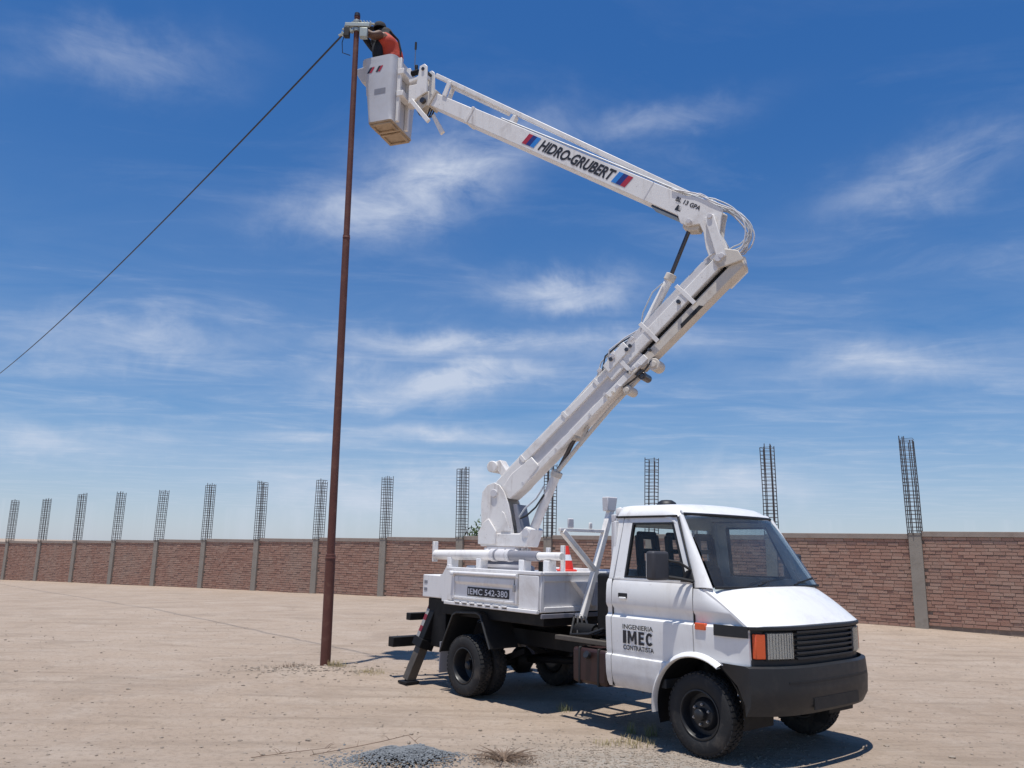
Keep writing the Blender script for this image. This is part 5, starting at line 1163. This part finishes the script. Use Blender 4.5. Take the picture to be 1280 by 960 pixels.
# loose stones and gravel: nobody could count them
rnd = random.Random(21); g = MB()
ico = [V(0, 0, 1), V(.89, 0, .45), V(.28, .85, .45), V(-.72, .53, .45), V(-.72, -.53, .45), V(.28, -.85, .45), V(.72, .53, -.45), V(-.28, .85, -.45), V(-.89, 0, -.45), V(-.28, -.85, -.45), V(.72, -.53, -.45), V(0, 0, -1)]
icf = [(0, 1, 2), (0, 2, 3), (0, 3, 4), (0, 4, 5), (0, 5, 1), (1, 6, 2), (2, 7, 3), (3, 8, 4), (4, 9, 5), (5, 10, 1), (2, 6, 7), (3, 7, 8), (4, 8, 9), (5, 9, 10), (1, 10, 6), (6, 11, 7), (7, 11, 8), (8, 11, 9), (9, 11, 10), (10, 11, 6)]
def stone(x, y, s_):
    sc = V(s_ * rnd.uniform(.7, 1.4), s_ * rnd.uniform(.7, 1.3), s_ * rnd.uniform(.4, .8)); z = ground_h(x, y) + sc.z * .25
    g.add([(x + p.x * sc.x * rnd.uniform(.8, 1.2), y + p.y * sc.y * rnd.uniform(.8, 1.2), z + p.z * sc.z) for p in ico], icf)
for k in range(2600):
    stone(rnd.gauss(1.3, 0.8), rnd.gauss(7.85, 0.45), rnd.uniform(.004, .013) * (1.8 if rnd.random() < .05 else 1))
for k in range(3600):
    y = 7.0 + 15 * rnd.random() ** 1.8; stone(rnd.uniform(-.75, .72) * y, y, rnd.uniform(.004, .016) * (1.9 if rnd.random() < .05 else 1))
for k in range(320): stone(rnd.gauss(-2.9, .7), rnd.gauss(12.6, .35), rnd.uniform(.008, .026))
def heap_h(x, y): q_ = math.hypot((x + 0.86) / 0.50, (y - 7.52) / 0.34); return max(0.0, 0.085 * (1 - q_ ** 1.6)) * (0.85 + 0.5 * noise.noise((x * 6, y * 6, 2)))
keep = g; g = MB()
for k in range(6500):
    a_ = rnd.uniform(0, 2 * PI); q_ = abs(rnd.gauss(0, 0.55)) ; x_ = -0.86 + 0.50 * q_ * math.cos(a_) * (1.15 if math.cos(a_) < 0 else 0.9); y_ = 7.52 + 0.34 * q_ * math.sin(a_)
    n0 = len(g.v); stone(x_, y_, rnd.uniform(.005, .012) * (1.5 if rnd.random() < .08 else 1)); dz_h = heap_h(x_, y_) * rnd.uniform(.8, 1.0)
    g.v[n0:] = [(p[0], p[1], p[2] + dz_h) for p in g.v[n0:]]
me = g.mesh('gravel_heap', 'gravel_grey', recalc=False); o = bpy.data.objects.new('gravel_heap', me); COL.objects.link(o)
tag(o, 'low heap of blue grey gravel at the bottom edge', 'gravel', kind='stuff'); g = keep
me = g.mesh('gravel', 'pebble', recalc=False); o = bpy.data.objects.new('gravel', me); COL.objects.link(o)
tag(o, 'loose brown stones and grit scattered over the sand', 'gravel', kind='stuff')
# dry twigs
def twig(pts, label, seed):
    rnd = random.Random(seed); t_ = MB(); P = [Vector(gpt(x, y)) + V(0, 0, z) for x, y, z in pts]
    t_.tube(P, [0.0035] * (len(P) - 1) + [0.0015], 6)
    for k in range(7):
        i = rnd.randrange(len(P) - 1); b = P[i].lerp(P[i + 1], rnd.random()); e = b + V(rnd.uniform(-.1, .1), rnd.uniform(-.06, .06), rnd.uniform(0.0, .07)); t_.tube([b, (b + e) / 2 + V(0, 0, .01), e], [.0025, .002, .001], 5)
    tag(t_.build('dry_twig', 'scrub_brown'), label, 'twig', 'dry twigs lying on the sand')
twig([(-1.75, 7.7, .01), (-1.4, 7.9, .03), (-1.15, 8.05, .07), (-0.92, 8.12, .12), (-0.80, 7.95, .05), (-0.74, 7.85, 0.01)], 'arched dry twig behind the blue grey gravel heap', 2)
twig([(-2.25, 7.6, .01), (-1.9, 7.8, .02), (-1.55, 7.87, .04)], 'dry twig lying flat left of the blue grey gravel heap', 3)
